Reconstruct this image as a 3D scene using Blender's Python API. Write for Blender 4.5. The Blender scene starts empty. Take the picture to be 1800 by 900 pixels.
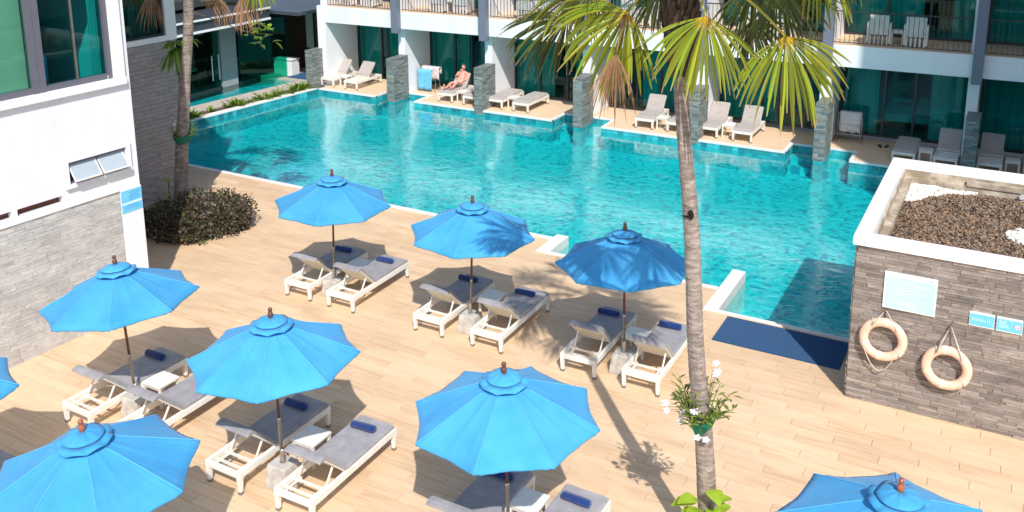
import bpy, bmesh, math, random
import numpy as np
from mathutils import Vector, Matrix, noise
PI=math.pi
rnd=random.Random(7)
S=bpy.context.scene
COL=S.collection
# ---------------------------------------------------------------- camera
cd=bpy.data.cameras.new("camera"); cam=bpy.data.objects.new("camera",cd); COL.objects.link(cam)
cd.sensor_fit='HORIZONTAL'; cd.sensor_width=36; cd.lens=1656.09/1800*36
cd.shift_x=0; cd.shift_y=(140.1-450)/1800
cd.clip_start=.1; cd.clip_end=2000
R_=Vector((0.87620175,0.48192001,-0.00485805)); U_=Vector((-0.10185972,0.1950296,0.97549375)); F_=Vector((-0.47105742,0.85423449,-0.21997352))
cam.matrix_world=Matrix(((R_.x,U_.x,-F_.x,0),(R_.y,U_.y,-F_.y,0),(R_.z,U_.z,-F_.z,8.5),(0,0,0,1)))
S.camera=cam
# ---------------------------------------------------------------- light
EL=math.radians(46.5); SD=Vector((.605,-.796,0)).normalized()      # horizontal direction towards the sun
W=bpy.data.worlds.new("World"); S.world=W; W.use_nodes=True
nt=W.node_tree; nt.nodes.clear()
o_=nt.nodes.new('ShaderNodeOutputWorld'); b_=nt.nodes.new('ShaderNodeBackground'); s_=nt.nodes.new('ShaderNodeTexSky')
s_.sky_type='NISHITA'; s_.sun_disc=False; s_.sun_elevation=EL; s_.sun_rotation=math.atan2(SD.x,SD.y)
b_.inputs[1].default_value=.15
nt.links.new(s_.outputs[0],b_.inputs[0]); nt.links.new(b_.outputs[0],o_.inputs[0])
sl=bpy.data.lights.new("sun",'SUN'); so=bpy.data.objects.new("sun",sl); COL.objects.link(so)
sl.energy=4.1; sl.angle=math.radians(.55); sl.color=(1,.955,.89)
dv=Vector((SD.x*math.cos(EL),SD.y*math.cos(EL),math.sin(EL)))
so.rotation_euler=dv.to_track_quat('Z','Y').to_euler()
S.view_settings.view_transform='Standard'; S.view_settings.look='None'; S.view_settings.exposure=.25; S.view_settings.gamma=1
S.cycles.max_bounces=10; S.cycles.transparent_max_bounces=24; S.cycles.caustics_reflective=False; S.cycles.caustics_refractive=False
# ---------------------------------------------------------------- materials
def srgb(r,g,b):
    f=lambda c:(c/255/12.92) if c<10.3 else ((c/255+.055)/1.055)**2.4
    return (f(r),f(g),f(b),1)
def mat(name,c,rough=.6,c2=None,var=.12,sc=4.0,bump=0.0,bsc=40.0,rand=None,ramt=.3,stretch=(1,1,1),metal=0.0,spec=.4,c3=None,sheen=0.0,trans=0.0,space='Object'):
    m=bpy.data.materials.new(name); m.use_nodes=True; t=m.node_tree; N=t.nodes; L=t.links
    p=N['Principled BSDF']; p.inputs['Roughness'].default_value=rough; p.inputs['Metallic'].default_value=metal
    p.inputs['Specular IOR Level'].default_value=spec
    if sheen: p.inputs['Sheen Weight'].default_value=sheen
    c=tuple(c)+(1,) if len(c)==3 else c
    if c2 is None: c2=tuple(x*(1-var*2) for x in c[:3])+(1,)
    elif len(c2)==3: c2=tuple(c2)+(1,)
    tc=N.new('ShaderNodeTexCoord'); mp=N.new('ShaderNodeMapping'); mp.inputs['Scale'].default_value=stretch
    L.new(tc.outputs[space],mp.inputs[0])
    no=N.new('ShaderNodeTexNoise'); no.inputs['Scale'].default_value=sc; no.inputs['Detail'].default_value=6; no.inputs['Roughness'].default_value=.62
    L.new(mp.outputs[0],no.inputs[0])
    rp=N.new('ShaderNodeValToRGB'); rp.color_ramp.elements[0].position=.32; rp.color_ramp.elements[1].position=.68
    rp.color_ramp.elements[0].color=c2; rp.color_ramp.elements[1].color=c
    L.new(no.outputs[0],rp.inputs[0]); out=rp.outputs[0]
    if rand:
        if rand=='object': r=N.new('ShaderNodeObjectInfo'); ro=r.outputs['Random']
        else: r=N.new('ShaderNodeNewGeometry'); ro=r.outputs['Random Per Island']
        if c3 is not None:
            mx=N.new('ShaderNodeMix'); mx.data_type='RGBA'; L.new(ro,mx.inputs[0]); L.new(out,mx.inputs[6]); mx.inputs[7].default_value=tuple(c3)[:3]+(1,)
            mm=N.new('ShaderNodeMath'); mm.operation='MULTIPLY'; L.new(ro,mm.inputs[0]); mm.inputs[1].default_value=.85; L.new(mm.outputs[0],mx.inputs[0]); out=mx.outputs[2]
        wn=N.new('ShaderNodeTexWhiteNoise'); wn.noise_dimensions='1D'; L.new(ro,wn.inputs['W'])
        mr=N.new('ShaderNodeMapRange'); L.new(wn.outputs[0],mr.inputs[0]); mr.inputs[3].default_value=1-ramt; mr.inputs[4].default_value=1+ramt*.6
        hs=N.new('ShaderNodeHueSaturation'); L.new(mr.outputs[0],hs.inputs['Value']); L.new(out,hs.inputs['Color']); out=hs.outputs[0]
    L.new(out,p.inputs['Base Color'])
    if bump:
        n2=N.new('ShaderNodeTexNoise'); n2.inputs['Scale'].default_value=bsc; n2.inputs['Detail'].default_value=4; L.new(mp.outputs[0],n2.inputs[0])
        bp=N.new('ShaderNodeBump'); bp.inputs['Strength'].default_value=bump; bp.inputs['Distance'].default_value=.02
        L.new(n2.outputs[0],bp.inputs['Height']); L.new(bp.outputs[0],p.inputs['Normal'])
    if trans:
        tr=N.new('ShaderNodeBsdfTranslucent'); L.new(out,tr.inputs[0]); ms=N.new('ShaderNodeMixShader'); ms.inputs[0].default_value=trans
        L.new(p.outputs[0],ms.inputs[1]); L.new(tr.outputs[0],ms.inputs[2]); L.new(ms.outputs[0],N['Material Output'].inputs[0])
    return m
def schlick(N,L,f0,f1,pw,nrm=None):
    lw=N.new('ShaderNodeLayerWeight'); lw.inputs['Blend'].default_value=.5
    if nrm is not None: L.new(nrm,lw.inputs['Normal'])
    pe=N.new('ShaderNodeMath'); pe.operation='POWER'; L.new(lw.outputs['Facing'],pe.inputs[0]); pe.inputs[1].default_value=pw
    ma=N.new('ShaderNodeMath'); ma.operation='MULTIPLY_ADD'; L.new(pe.outputs[0],ma.inputs[0]); ma.inputs[1].default_value=f1; ma.inputs[2].default_value=f0; ma.use_clamp=True
    return ma.outputs[0]
def glass(name,tint,rough=.02,refl=1.45,base=.05):
    m=bpy.data.materials.new(name); m.use_nodes=True; t=m.node_tree; N=t.nodes; L=t.links; N.remove(N['Principled BSDF'])
    tr=N.new('ShaderNodeBsdfTransparent'); tr.inputs[0].default_value=tuple(tint)+(1,)
    gl=N.new('ShaderNodeBsdfGlossy'); gl.inputs['Roughness'].default_value=rough; gl.inputs[0].default_value=(.85,.97,.95,1)
    ms=N.new('ShaderNodeMixShader'); L.new(schlick(N,L,.03+base,.9,5),ms.inputs[0]); L.new(tr.outputs[0],ms.inputs[1]); L.new(gl.outputs[0],ms.inputs[2])
    L.new(ms.outputs[0],N['Material Output'].inputs[0]); return m
M={}
def plankmat(name,src):
    m=mat(name,(.77,.56,.37),.55,c2=(.58,.375,.21),sc=2.6,stretch=(.5,7,1),bump=.12,bsc=30,rand=src,ramt=.045,space='Object',c3=(.75,.55,.36))
    return m
def wear(m,lo,hi,sc,stretch=(1,1,1)):
    t=m.node_tree; N=t.nodes; L=t.links; p=N['Principled BSDF']; src=p.inputs['Base Color'].links[0].from_socket
    g=N.new('ShaderNodeNewGeometry'); mp=N.new('ShaderNodeMapping'); mp.inputs['Scale'].default_value=stretch; L.new(g.outputs['Position'],mp.inputs[0])
    n=N.new('ShaderNodeTexNoise'); n.inputs['Scale'].default_value=sc; n.inputs['Detail'].default_value=7; n.inputs['Roughness'].default_value=.65; L.new(mp.outputs[0],n.inputs[0])
    r=N.new('ShaderNodeMapRange'); r.inputs[1].default_value=.3; r.inputs[2].default_value=.7; r.inputs[3].default_value=lo; r.inputs[4].default_value=hi; L.new(n.outputs[0],r.inputs[0])
    hs=N.new('ShaderNodeHueSaturation'); L.new(r.outputs[0],hs.inputs['Value']); L.new(src,hs.inputs['Color']); L.new(hs.outputs[0],p.inputs['Base Color'])
M['plank']=plankmat('deck_plank_wood_tile','object'); 
M['plank_far']=plankmat('deck_plank_wood_tile_joined','island')
for k in ('plank','plank_far'): wear(M[k],.86,1.08,.9,(.6,1.6,1))
M['grout']=mat('deck_joint',(.50,.35,.21),.9)
M['ground']=mat('sandy_ground',(.42,.34,.25),.9,bump=.3)
M['white']=mat('white_render',(.83,.83,.85),.75,var=.02,sc=1.2,bump=.05,bsc=60)
wear(M['white'],.90,1.03,1.1,(1,1,.35))
M['whitetrim']=mat('white_painted_trim',(.84,.84,.85),.5,var=.03,sc=3)
M['coping']=mat('white_coping',(.82,.81,.79),.5,c2=(.70,.69,.66),sc=6)
M['frame']=mat('white_powder_coated_metal',(.82,.80,.75),.38,c2=(.74,.71,.65),sc=7,spec=.5)
M['backpanel']=mat('cream_back_panel',(.78,.73,.60),.6,var=.05)
M['rubber']=mat('grey_foot_cap',(.22,.2,.18),.6)
def clothmat(name,c,c2,sc,sheen=.2,weave=260,rough=.9,bump=.25,trans=0,rand=None,ramt=.1):
    return mat(name,c,rough,c2=c2,sc=sc,bump=bump,bsc=weave,sheen=sheen,trans=trans,rand=rand,ramt=ramt,spec=.2)
M['mattress']=clothmat('grey_mattress_fabric',(.37,.355,.375),(.265,.255,.275),5,rand='object',ramt=.10)
M['mattress_taupe']=clothmat('taupe_mattress_fabric',(.46,.41,.38),(.37,.33,.31),9)
M['towel']=clothmat('navy_towel',(.010,.045,.21),(.005,.022,.115),14,sheen=.35,weave=160,bump=.6,rand='object',ramt=.2)
M['canopy']=clothmat('blue_canopy_cloth',(.085,.435,.77),(.055,.36,.72),1.6,sheen=.12,weave=200,bump=.08,trans=.16,rand='object',ramt=.1,rough=.75)
M['canopy_seam']=clothmat('blue_seam_binding',(.10,.44,.78),(.075,.385,.74),3)
wear(M['canopy'],.90,1.07,1.3)
M['wood']=mat('dark_turned_wood',(.16,.055,.028),.35,c2=(.085,.027,.014),sc=14,stretch=(6,6,1),spec=.6)
M['woodred']=mat('red_brown_varnished_wood',(.42,.12,.045),.25,c2=(.28,.07,.025),sc=14,spec=.7)
M['metal']=mat('brushed_metal',(.55,.50,.44),.3,metal=.9,var=.1)
M['slate_brown']=mat('brown_grey_slate',(.41,.345,.29),.7,c2=(.19,.155,.135),sc=7,stretch=(1,1,3),bump=.6,bsc=45,rand='object',ramt=.32,c3=(.27,.24,.22))
M['slate_brown_far']=mat('brown_grey_slate_joined',(.41,.345,.29),.7,c2=(.19,.155,.135),sc=7,stretch=(1,1,3),bump=.6,bsc=45,rand='island',ramt=.32,c3=(.27,.24,.22))
for k in ('slate_brown','slate_brown_far'): wear(M[k],.82,1.40,1.6,(1,1,1.8))
M['mortar_dark']=mat('dark_joint',(.10,.08,.07),.9)
M['stone_white']=mat('whitish_ledge_stone',(.66,.64,.615),.8,c2=(.50,.48,.46),sc=8,stretch=(1,1,3),bump=.7,bsc=35,rand='object',ramt=.13)
M['stone_white_far']=mat('whitish_ledge_stone_joined',(.66,.64,.615),.8,c2=(.50,.48,.46),sc=8,stretch=(1,1,3),bump=.7,bsc=35,rand='island',ramt=.13)
for k in ('stone_white','stone_white_far'): wear(M[k],.84,1.12,1.8,(1,1,1.5))
M['mortar_light']=mat('pale_joint',(.56,.53,.50),.9)
M['wave_tile']=mat('grey_wave_tile',(.42,.375,.37),.75,c2=(.32,.285,.285),sc=7,bump=.4,bsc=25,rand='object',ramt=.10)
M['wave_tile_far']=mat('grey_wave_tile_joined',(.42,.375,.37),.75,c2=(.32,.285,.285),sc=7,bump=.4,bsc=25,rand='island',ramt=.10)
M['slate_blue']=mat('blue_grey_slate',(.24,.29,.29),.55,c2=(.10,.135,.145),sc=10,stretch=(1,1,4),bump=.5,bsc=40,rand='island',ramt=.4,c3=(.31,.30,.27))
M['terrace']=mat('beige_terrace_tile',(.80,.60,.42),.6,c2=(.68,.49,.32),sc=3,stretch=(.5,3,1),bump=.1)
M['greyframe']=mat('grey_window_frame',(.135,.135,.17),.4,var=.05,spec=.5)
M['darkframe']=mat('dark_window_frame',(.03,.034,.04),.4,var=.05,spec=.5)
M['column']=mat('blue_grey_steel_column',(.17,.19,.245),.45,var=.05)
M['teal']=glass('teal_window_glass',(.30,.80,.79),base=.0)
M['darkteal']=glass('dark_teal_glass',(.22,.62,.58),base=.02)
M['green']=glass('green_restaurant_glass',(.30,.80,.70),base=.0)
M['clear']=glass('clear_louvre_glass',(.75,.85,.85),base=.25,rough=.15)
M['blindglass']=glass('pale_green_glass',(.64,.82,.76),base=.0)
M['frosted']=mat('frosted_louvre_glass',(.40,.46,.50),.15,var=.03,spec=.6)
M['curtain']=mat('pale_curtain',(.50,.60,.56),.9,var=.1,sc=6,stretch=(8,8,.3))
M['blind']=mat('pale_green_blind',(.60,.72,.64),.9,var=.05,sc=2)
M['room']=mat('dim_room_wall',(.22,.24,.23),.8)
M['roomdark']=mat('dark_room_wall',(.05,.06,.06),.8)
M['brownwall']=mat('brown_timber_panel',(.085,.045,.03),.6,c2=(.05,.026,.018),sc=5,stretch=(6,6,.5))
M['greywall']=mat('grey_plaster',(.36,.36,.37),.8,var=.04)
M['roofdark']=mat('dark_roof_metal',(.055,.065,.085),.45,var=.2,sc=1.5)
M['path']=mat('grey_stone_path',(.52,.47,.42),.8,c2=(.42,.375,.33),sc=5,bump=.2)
M['soil']=mat('planter_soil',(.12,.085,.055),.95,bump=.5)
M['mat']=clothmat('deep_blue_mat',(.004,.085,.23),(.003,.058,.16),30,sheen=.1,weave=150,bump=.8)
M['sign_pale']=mat('pale_blue_sign',(.42,.68,.80),.4,c2=(.55,.76,.83),sc=3,stretch=(.6,1,3))
M['sign_blue']=mat('light_blue_sign',(.20,.60,.84),.4,c2=(.13,.50,.78),sc=12,stretch=(3,1,1))
M['sign_line']=mat('sign_print_pale',(.72,.90,.95),.5,var=.02)
M['sign_mark']=mat('sign_print_blue',(.08,.30,.62),.5,var=.02)
M['red']=mat('faded_pink_ring',(.80,.35,.33),.5)
M['black']=mat('black_mark',(.02,.02,.02),.5)
M['buoy']=mat('faded_orange_buoy',(.87,.52,.36),.5,c2=(.85,.62,.49),sc=6,bump=.1,bsc=60)
M['buoyband']=mat('pale_buoy_band',(.88,.66,.54),.5,var=.04)
M['rope']=mat('cream_rope',(.74,.66,.55),.8,bump=.5,bsc=200)
M['ledge']=mat('stained_render',(.66,.58,.47),.85,c2=(.30,.24,.17),sc=2.2,stretch=(1,1,1),bump=.2)
M['ledge'].node_tree.nodes['Color Ramp'].color_ramp.elements[0].position=.42 if 'Color Ramp' in M['ledge'].node_tree.nodes else .42
M['gravel']=mat('brown_gravel',(.34,.205,.105),.6,c2=(.15,.085,.05),sc=30,rand='island',ramt=.85,c3=(.25,.20,.16),spec=.4)
M['pebble']=mat('white_pebble',(.85,.80,.72),.5,var=.05,rand='island',ramt=.15)
M['gravelbed']=mat('dark_gravel_bed',(.05,.035,.025),.9)
M['bark']=mat('palm_bark',(.43,.36,.315),.85,c2=(.17,.125,.10),sc=7,stretch=(1,1,3.0),bump=.8,bsc=30)
wear(M['bark'],.70,1.35,3.2,(1,1,.8))
M['fibre']=mat('dark_palm_fibre',(.13,.085,.055),.9,c2=(.04,.026,.018),sc=12,stretch=(3,3,.6),bump=.8,rand='island',ramt=.45)
M['dead']=mat('dry_brown_leaf',(.50,.29,.16),.8,c2=(.28,.14,.07),sc=5,rand='island',ramt=.4,trans=.2)
M['hole']=mat('dark_knot',(.015,.01,.008),.9)
M['bush']=mat('dark_purple_green_leaf',(.15,.19,.05),.5,c2=(.085,.10,.035),sc=2,rand='island',ramt=.6,c3=(.12,.04,.085),spec=.5,trans=.12)
M['stem']=mat('plant_stem',(.12,.09,.04),.8)
M['leafy']=mat('fresh_green_leaf',(.26,.36,.05),.45,c2=(.13,.23,.03),sc=4,rand='island',ramt=.35,trans=.3)
M['lime']=mat('lime_green_leaf',(.46,.60,.05),.4,c2=(.26,.42,.03),sc=5,rand='object',ramt=.2,trans=.35)
M['orchidleaf']=mat('orchid_leaf',(.24,.32,.05),.45,c2=(.12,.15,.03),sc=4,rand='island',ramt=.4,trans=.15)
M['petal']=mat('white_petal',(.86,.82,.88),.5,var=.03,trans=.3)
M['net']=mat('green_net',(.012,.22,.12),.7,c2=(.006,.13,.07),sc=20,bump=.6)
M['pool_wall']=None
M['skin']=mat('sunburnt_skin',(.72,.36,.27),.5,c2=(.62,.28,.21),sc=5)
M['hairgrey']=mat('short_grey_hair',(.45,.38,.33),.9)
M['shorts']=mat('pale_shorts',(.62,.64,.68),.9)
M['whitecloth']=clothmat('white_towel',(.78,.76,.76),(.66,.64,.65),9)
M['pinkcloth']=clothmat('pinkish_towel',(.72,.60,.60),(.62,.50,.50),9)
M['bluecloth']=clothmat('sky_blue_towel',(.17,.52,.80),(.12,.44,.72),6)
M['wicker']=mat('white_wicker',(.80,.78,.74),.6,bump=.6,bsc=90)
M['concrete']=mat('stained_white_concrete',(.62,.58,.53),.8,c2=(.36,.33,.30),sc=6,bump=.3)
M['louvrewood']=mat('red_brown_vent',(.14,.045,.03),.7)
# palm leaf: green with a yellow heart (uv.x runs along the segment)
def palmleaf(name,base,tip,heart):
    m=bpy.data.materials.new(name); m.use_nodes=True; t=m.node_tree; N=t.nodes; L=t.links; p=N['Principled BSDF']
    p.inputs['Roughness'].default_value=.30; p.inputs['Specular IOR Level'].default_value=.65
    uv=N.new('ShaderNodeUVMap'); sp=N.new('ShaderNodeSeparateXYZ'); L.new(uv.outputs[0],sp.inputs[0])
    rp=N.new('ShaderNodeValToRGB'); e=rp.color_ramp.elements; e[0].position=.0; e[0].color=heart+(1,); e[1].position=1; e[1].color=tip+(1,)
    x=e.new(.22); x.color=base+(1,); x=e.new(.9); x.color=base+(1,)
    L.new(sp.outputs[0],rp.inputs[0])
    g=N.new('ShaderNodeNewGeometry'); mr=N.new('ShaderNodeMapRange'); mr.inputs[3].default_value=.45; mr.inputs[4].default_value=1.75
    L.new(g.outputs['Random Per Island'],mr.inputs[0]); hs=N.new('ShaderNodeHueSaturation'); L.new(mr.outputs[0],hs.inputs['Value']); L.new(rp.outputs[0],hs.inputs['Color'])
    h2=N.new('ShaderNodeMapRange'); h2.inputs[3].default_value=.455; h2.inputs[4].default_value=.515
    wn=N.new('ShaderNodeTexWhiteNoise'); wn.noise_dimensions='1D'; L.new(g.outputs['Random Per Island'],wn.inputs['W']); L.new(wn.outputs[0],h2.inputs[0]); L.new(h2.outputs[0],hs.inputs['Hue'])
    L.new(hs.outputs[0],p.inputs['Base Color'])
    tr=N.new('ShaderNodeBsdfTranslucent'); L.new(hs.outputs[0],tr.inputs[0]); ms=N.new('ShaderNodeMixShader'); ms.inputs[0].default_value=.32
    L.new(p.outputs[0],ms.inputs[1]); L.new(tr.outputs[0],ms.inputs[2]); L.new(ms.outputs[0],N['Material Output'].inputs[0]); return m
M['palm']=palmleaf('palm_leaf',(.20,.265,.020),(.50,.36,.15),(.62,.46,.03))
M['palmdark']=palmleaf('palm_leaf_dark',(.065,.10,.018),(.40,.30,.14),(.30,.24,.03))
M['petiole']=mat('yellow_petiole',(.55,.45,.06),.45,c2=(.35,.33,.05),sc=5)
# pool tile mosaics
def tilemat(name,cell,cols,dark,thr,wob,axes='XY'):
    m=bpy.data.materials.new(name); m.use_nodes=True; t=m.node_tree; N=t.nodes; L=t.links; p=N['Principled BSDF']; p.inputs['Roughness'].default_value=.35
    g=N.new('ShaderNodeNewGeometry'); no=N.new('ShaderNodeTexNoise'); no.inputs['Scale'].default_value=2.6; no.inputs['Detail'].default_value=3
    L.new(g.outputs['Position'],no.inputs[0])
    ma=N.new('ShaderNodeVectorMath'); ma.operation='MULTIPLY_ADD'; L.new(no.outputs['Color'],ma.inputs[0]); ma.inputs[1].default_value=(wob,wob,0); L.new(g.outputs['Position'],ma.inputs[2])
    sn=N.new('ShaderNodeVectorMath'); sn.operation='SNAP'; L.new(ma.outputs[0],sn.inputs[0]); sn.inputs[1].default_value=cell
    wn=N.new('ShaderNodeTexWhiteNoise'); L.new(sn.outputs[0],wn.inputs[0])
    rp=N.new('ShaderNodeValToRGB'); rp.color_ramp.interpolation='CONSTANT'; e=rp.color_ramp.elements
    e[0].position=0; e[0].color=cols[0]+(1,); e[1].position=thr; e[1].color=dark+(1,)
    for i in range(1,len(cols)): x=e.new(thr*i/len(cols)); x.color=cols[i]+(1,)
    L.new(wn.outputs[0],rp.inputs[0]); L.new(rp.outputs[0],p.inputs['Base Color']); return m
M['poolfloor']=tilemat('turquoise_pool_mosaic',(.11,.11,.5),[(.022,.61,.67),(.035,.69,.74),(.018,.56,.64)],(.012,.37,.48),.86,.25)
M['pool_wall']=tilemat('teal_pool_wall_mosaic',(.1,.1,.1),[(.022,.45,.50),(.03,.50,.54),(.018,.41,.47)],(.012,.30,.38),.88,.0)
M['water_tile']=mat('glazed_teal_tile',(.06,.46,.50),.2,c2=(.02,.28,.36),sc=6,rand='object',ramt=.5)
def watermat():
    m=bpy.data.materials.new('pool_water'); m.use_nodes=True; t=m.node_tree; N=t.nodes; L=t.links; N.remove(N['Principled BSDF'])
    tc=N.new('ShaderNodeTexCoord'); mp=N.new('ShaderNodeMapping'); mp.inputs['Scale'].default_value=(1,1.6,1); L.new(tc.outputs['Object'],mp.inputs[0])
    n1=N.new('ShaderNodeTexNoise'); n1.inputs['Scale'].default_value=2.4; n1.inputs['Detail'].default_value=4; n1.inputs['Roughness'].default_value=.55; n1.inputs['Distortion'].default_value=.6
    L.new(mp.outputs[0],n1.inputs[0])
    n2=N.new('ShaderNodeTexNoise'); n2.inputs['Scale'].default_value=.35; L.new(mp.outputs[0],n2.inputs[0])
    mr=N.new('ShaderNodeMapRange'); mr.inputs[1].default_value=.35; mr.inputs[2].default_value=.65; mr.inputs[3].default_value=.25; mr.inputs[4].default_value=1
    L.new(n2.outputs[0],mr.inputs[0]); mu=N.new('ShaderNodeMath'); mu.operation='MULTIPLY'; L.new(n1.outputs[0],mu.inputs[0]); L.new(mr.outputs[0],mu.inputs[1])
    bp=N.new('ShaderNodeBump'); bp.inputs['Strength'].default_value=.5; bp.inputs['Distance'].default_value=.035; L.new(mu.outputs[0],bp.inputs['Height'])
    tr=N.new('ShaderNodeBsdfTransparent'); tr.inputs[0].default_value=(.60,.985,.97,1)
    gl=N.new('ShaderNodeBsdfGlossy'); gl.inputs['Roughness'].default_value=.03; L.new(bp.outputs[0],gl.inputs['Normal'])
    ms=N.new('ShaderNodeMixShader'); L.new(schlick(N,L,.025,1.0,2.85,bp.outputs[0]),ms.inputs[0]); L.new(tr.outputs[0],ms.inputs[1]); L.new(gl.outputs[0],ms.inputs[2]); L.new(ms.outputs[0],N['Material Output'].inputs[0])
    return m
M['water']=watermat()
# ---------------------------------------------------------------- mesh helpers
class MB:
    def __init__(s): s.v=[]; s.f=[]; s.uv=None; s.mi=[]; s.cur=0; s.mats=None
    def add(s,vs,fs):
        b=len(s.v); s.v+= [tuple(v) for v in vs]; s.f+=[tuple(b+i for i in f) for f in fs]; s.mi+=[s.cur]*len(fs); return s
    def box(s,x0,y0,z0,x1,y1,z1):
        return s.add([(x0,y0,z0),(x1,y0,z0),(x1,y1,z0),(x0,y1,z0),(x0,y0,z1),(x1,y0,z1),(x1,y1,z1),(x0,y1,z1)],
            [(0,3,2,1),(4,5,6,7),(0,1,5,4),(1,2,6,5),(2,3,7,6),(3,0,4,7)])
    def hexa(s,p):  # 8 corners, bottom 4 then top 4
        return s.add(p,[(0,3,2,1),(4,5,6,7),(0,1,5,4),(1,2,6,5),(2,3,7,6),(3,0,4,7)])
    def bar(s,a,b,w,h=None,up=(0,0,1)):
        a=Vector(a);b=Vector(b);h=h or w; d=(b-a).normalized(); u=Vector(up); x=d.cross(u)
        if x.length<1e-4: x=d.cross(Vector((1,0,0)))
        x.normalize(); y=x.cross(d).normalized(); x=x*w/2; y=y*h/2
        return s.hexa([a-x-y,a+x-y,b+x-y,b-x-y,a-x+y,a+x+y,b+x+y,b-x+y])
    def tube(s,pts,rs,n=8,cap=True):
        pts=[Vector(p) for p in pts]; rs=rs if hasattr(rs,'__len__') else [rs]*len(pts); rings=[]; b=len(s.v); prev=None
        for i,p in enumerate(pts):
            d=(pts[min(i+1,len(pts)-1)]-pts[max(i-1,0)]).normalized()
            x=d.cross(Vector((0,0,1))) if prev is None else prev-d*prev.dot(d)
            if x.length<1e-3: x=d.cross(Vector((1,0,0)))
            x.normalize(); prev=x; y=d.cross(x)
            for k in range(n): a=2*PI*k/n; s.v.append(tuple(p+(x*math.cos(a)+y*math.sin(a))*rs[i]))
        for i in range(len(pts)-1):
            for k in range(n): s.f.append((b+i*n+k,b+i*n+(k+1)%n,b+(i+1)*n+(k+1)%n,b+(i+1)*n+k)); s.mi.append(s.cur)
        if cap:
            s.f.append(tuple(b+k for k in reversed(range(n)))); s.f.append(tuple(b+(len(pts)-1)*n+k for k in range(n))); s.mi+=[s.cur]*2
        return s
    def lathe(s,prof,n=16,c=(0,0,0)):
        return s.tube([(c[0],c[1],c[2]+z) for r,z in prof],[r for r,z in prof],n) if False else s._lathe(prof,n,c)
    def _lathe(s,prof,n,c):
        b=len(s.v)
        for r,z in prof:
            for k in range(n): a=2*PI*k/n; s.v.append((c[0]+r*math.cos(a),c[1]+r*math.sin(a),c[2]+z))
        for i in range(len(prof)-1):
            for k in range(n): s.f.append((b+i*n+k,b+i*n+(k+1)%n,b+(i+1)*n+(k+1)%n,b+(i+1)*n+k)); s.mi.append(s.cur)
        s.f.append(tuple(b+k for k in reversed(range(n)))); s.f.append(tuple(b+(len(prof)-1)*n+k for k in range(n))); s.mi+=[s.cur]*2
        return s
    def poly(s,pts,z0,z1):  # prism from a counter-clockwise outline
        n=len(pts); s.add([(x,y,z0) for x,y in pts]+[(x,y,z1) for x,y in pts],[tuple(reversed(range(n))),tuple(range(n,2*n))]+[(i,(i+1)%n,n+(i+1)%n,n+i) for i in range(n)]); return s
    def blob(s,c,r,n=6,m=4,jit=.2,rg=rnd):
        b=len(s.v); vs=[(c[0],c[1],c[2]-r[2])]
        for i in range(1,m):
            ph=PI*i/m-PI/2
            for k in range(n):
                a=2*PI*k/n+i*.4; j=1+rg.uniform(-jit,jit); vs.append((c[0]+r[0]*j*math.cos(a)*math.cos(ph),c[1]+r[1]*j*math.sin(a)*math.cos(ph),c[2]+r[2]*math.sin(ph)))
        vs.append((c[0],c[1],c[2]+r[2])); fs=[]
        for k in range(n): fs.append((0,1+(k+1)%n,1+k)); fs.append((len(vs)-1,1+(m-2)*n+k,1+(m-2)*n+(k+1)%n))
        for i in range(m-2):
            for k in range(n): fs.append((1+i*n+k,1+i*n+(k+1)%n,1+(i+1)*n+(k+1)%n,1+(i+1)*n+k))
        return s.add(vs,fs)
    def mesh(s,name,mats,smooth=False):
        me=bpy.data.meshes.new(name); me.from_pydata(s.v,[],s.f); me.update()
        for m in (mats if isinstance(mats,(list,tuple)) else [mats]): me.materials.append(M[m] if isinstance(m,str) else m)
        if max(s.mi or [0])>0: me.polygons.foreach_set('material_index',s.mi)
        if s.uv:
            ul=me.uv_layers.new(name='UVMap'); fl=[]
            for f in s.f:
                for i in f: fl+=list(s.uv[i])
            ul.data.foreach_set('uv',fl)
        if smooth: me.polygons.foreach_set('use_smooth',[True]*len(me.polygons))
        return me
    def build(s,name,mats,parent=None,smooth=False,bevel=0,**tagkw):
        o=bpy.data.objects.new(name,s.mesh(name,mats,smooth)); COL.objects.link(o)
        if parent: o.parent=parent
        if bevel:
            bm=bmesh.new(); bm.from_mesh(o.data); bmesh.ops.bevel(bm,geom=bm.edges,offset=bevel,segments=2,affect='EDGES',profile=.6,clamp_overlap=True); bm.to_mesh(o.data); bm.free()
        tag(o,**tagkw); return o
def tag(o,label=None,cat=None,group=None,kind=None):
    if label: o['label']=label
    if cat: o['category']=cat
    if group: o['group']=group
    if kind: o['kind']=kind
    return o
def empty(name,loc,rz=0,**k):
    o=bpy.data.objects.new(name,None); COL.objects.link(o); o.location=loc; o.rotation_euler=(0,0,rz); o.empty_display_size=.2; return tag(o,**k)
def link(name,me,parent=None,loc=(0,0,0),rot=(0,0,0),scale=(1,1,1),**k):
    o=bpy.data.objects.new(name,me); COL.objects.link(o); o.location=loc; o.rotation_euler=rot; o.scale=scale
    if parent: o.parent=parent
    return tag(o,**k)
KIDS={}
def copy_tree(o,parent=None):
    c=o.copy(); COL.objects.link(c); c.parent=parent
    for ch in list(o.children): copy_tree(ch,c)
    return c
def zs(X): return .006*(X+24)        # the facade's storey line rises a little to the right
# ================================================================ the setting
MB().box(-90,-60,-1.75,70,90,-1.7).build('ground','ground',kind='structure')
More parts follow.
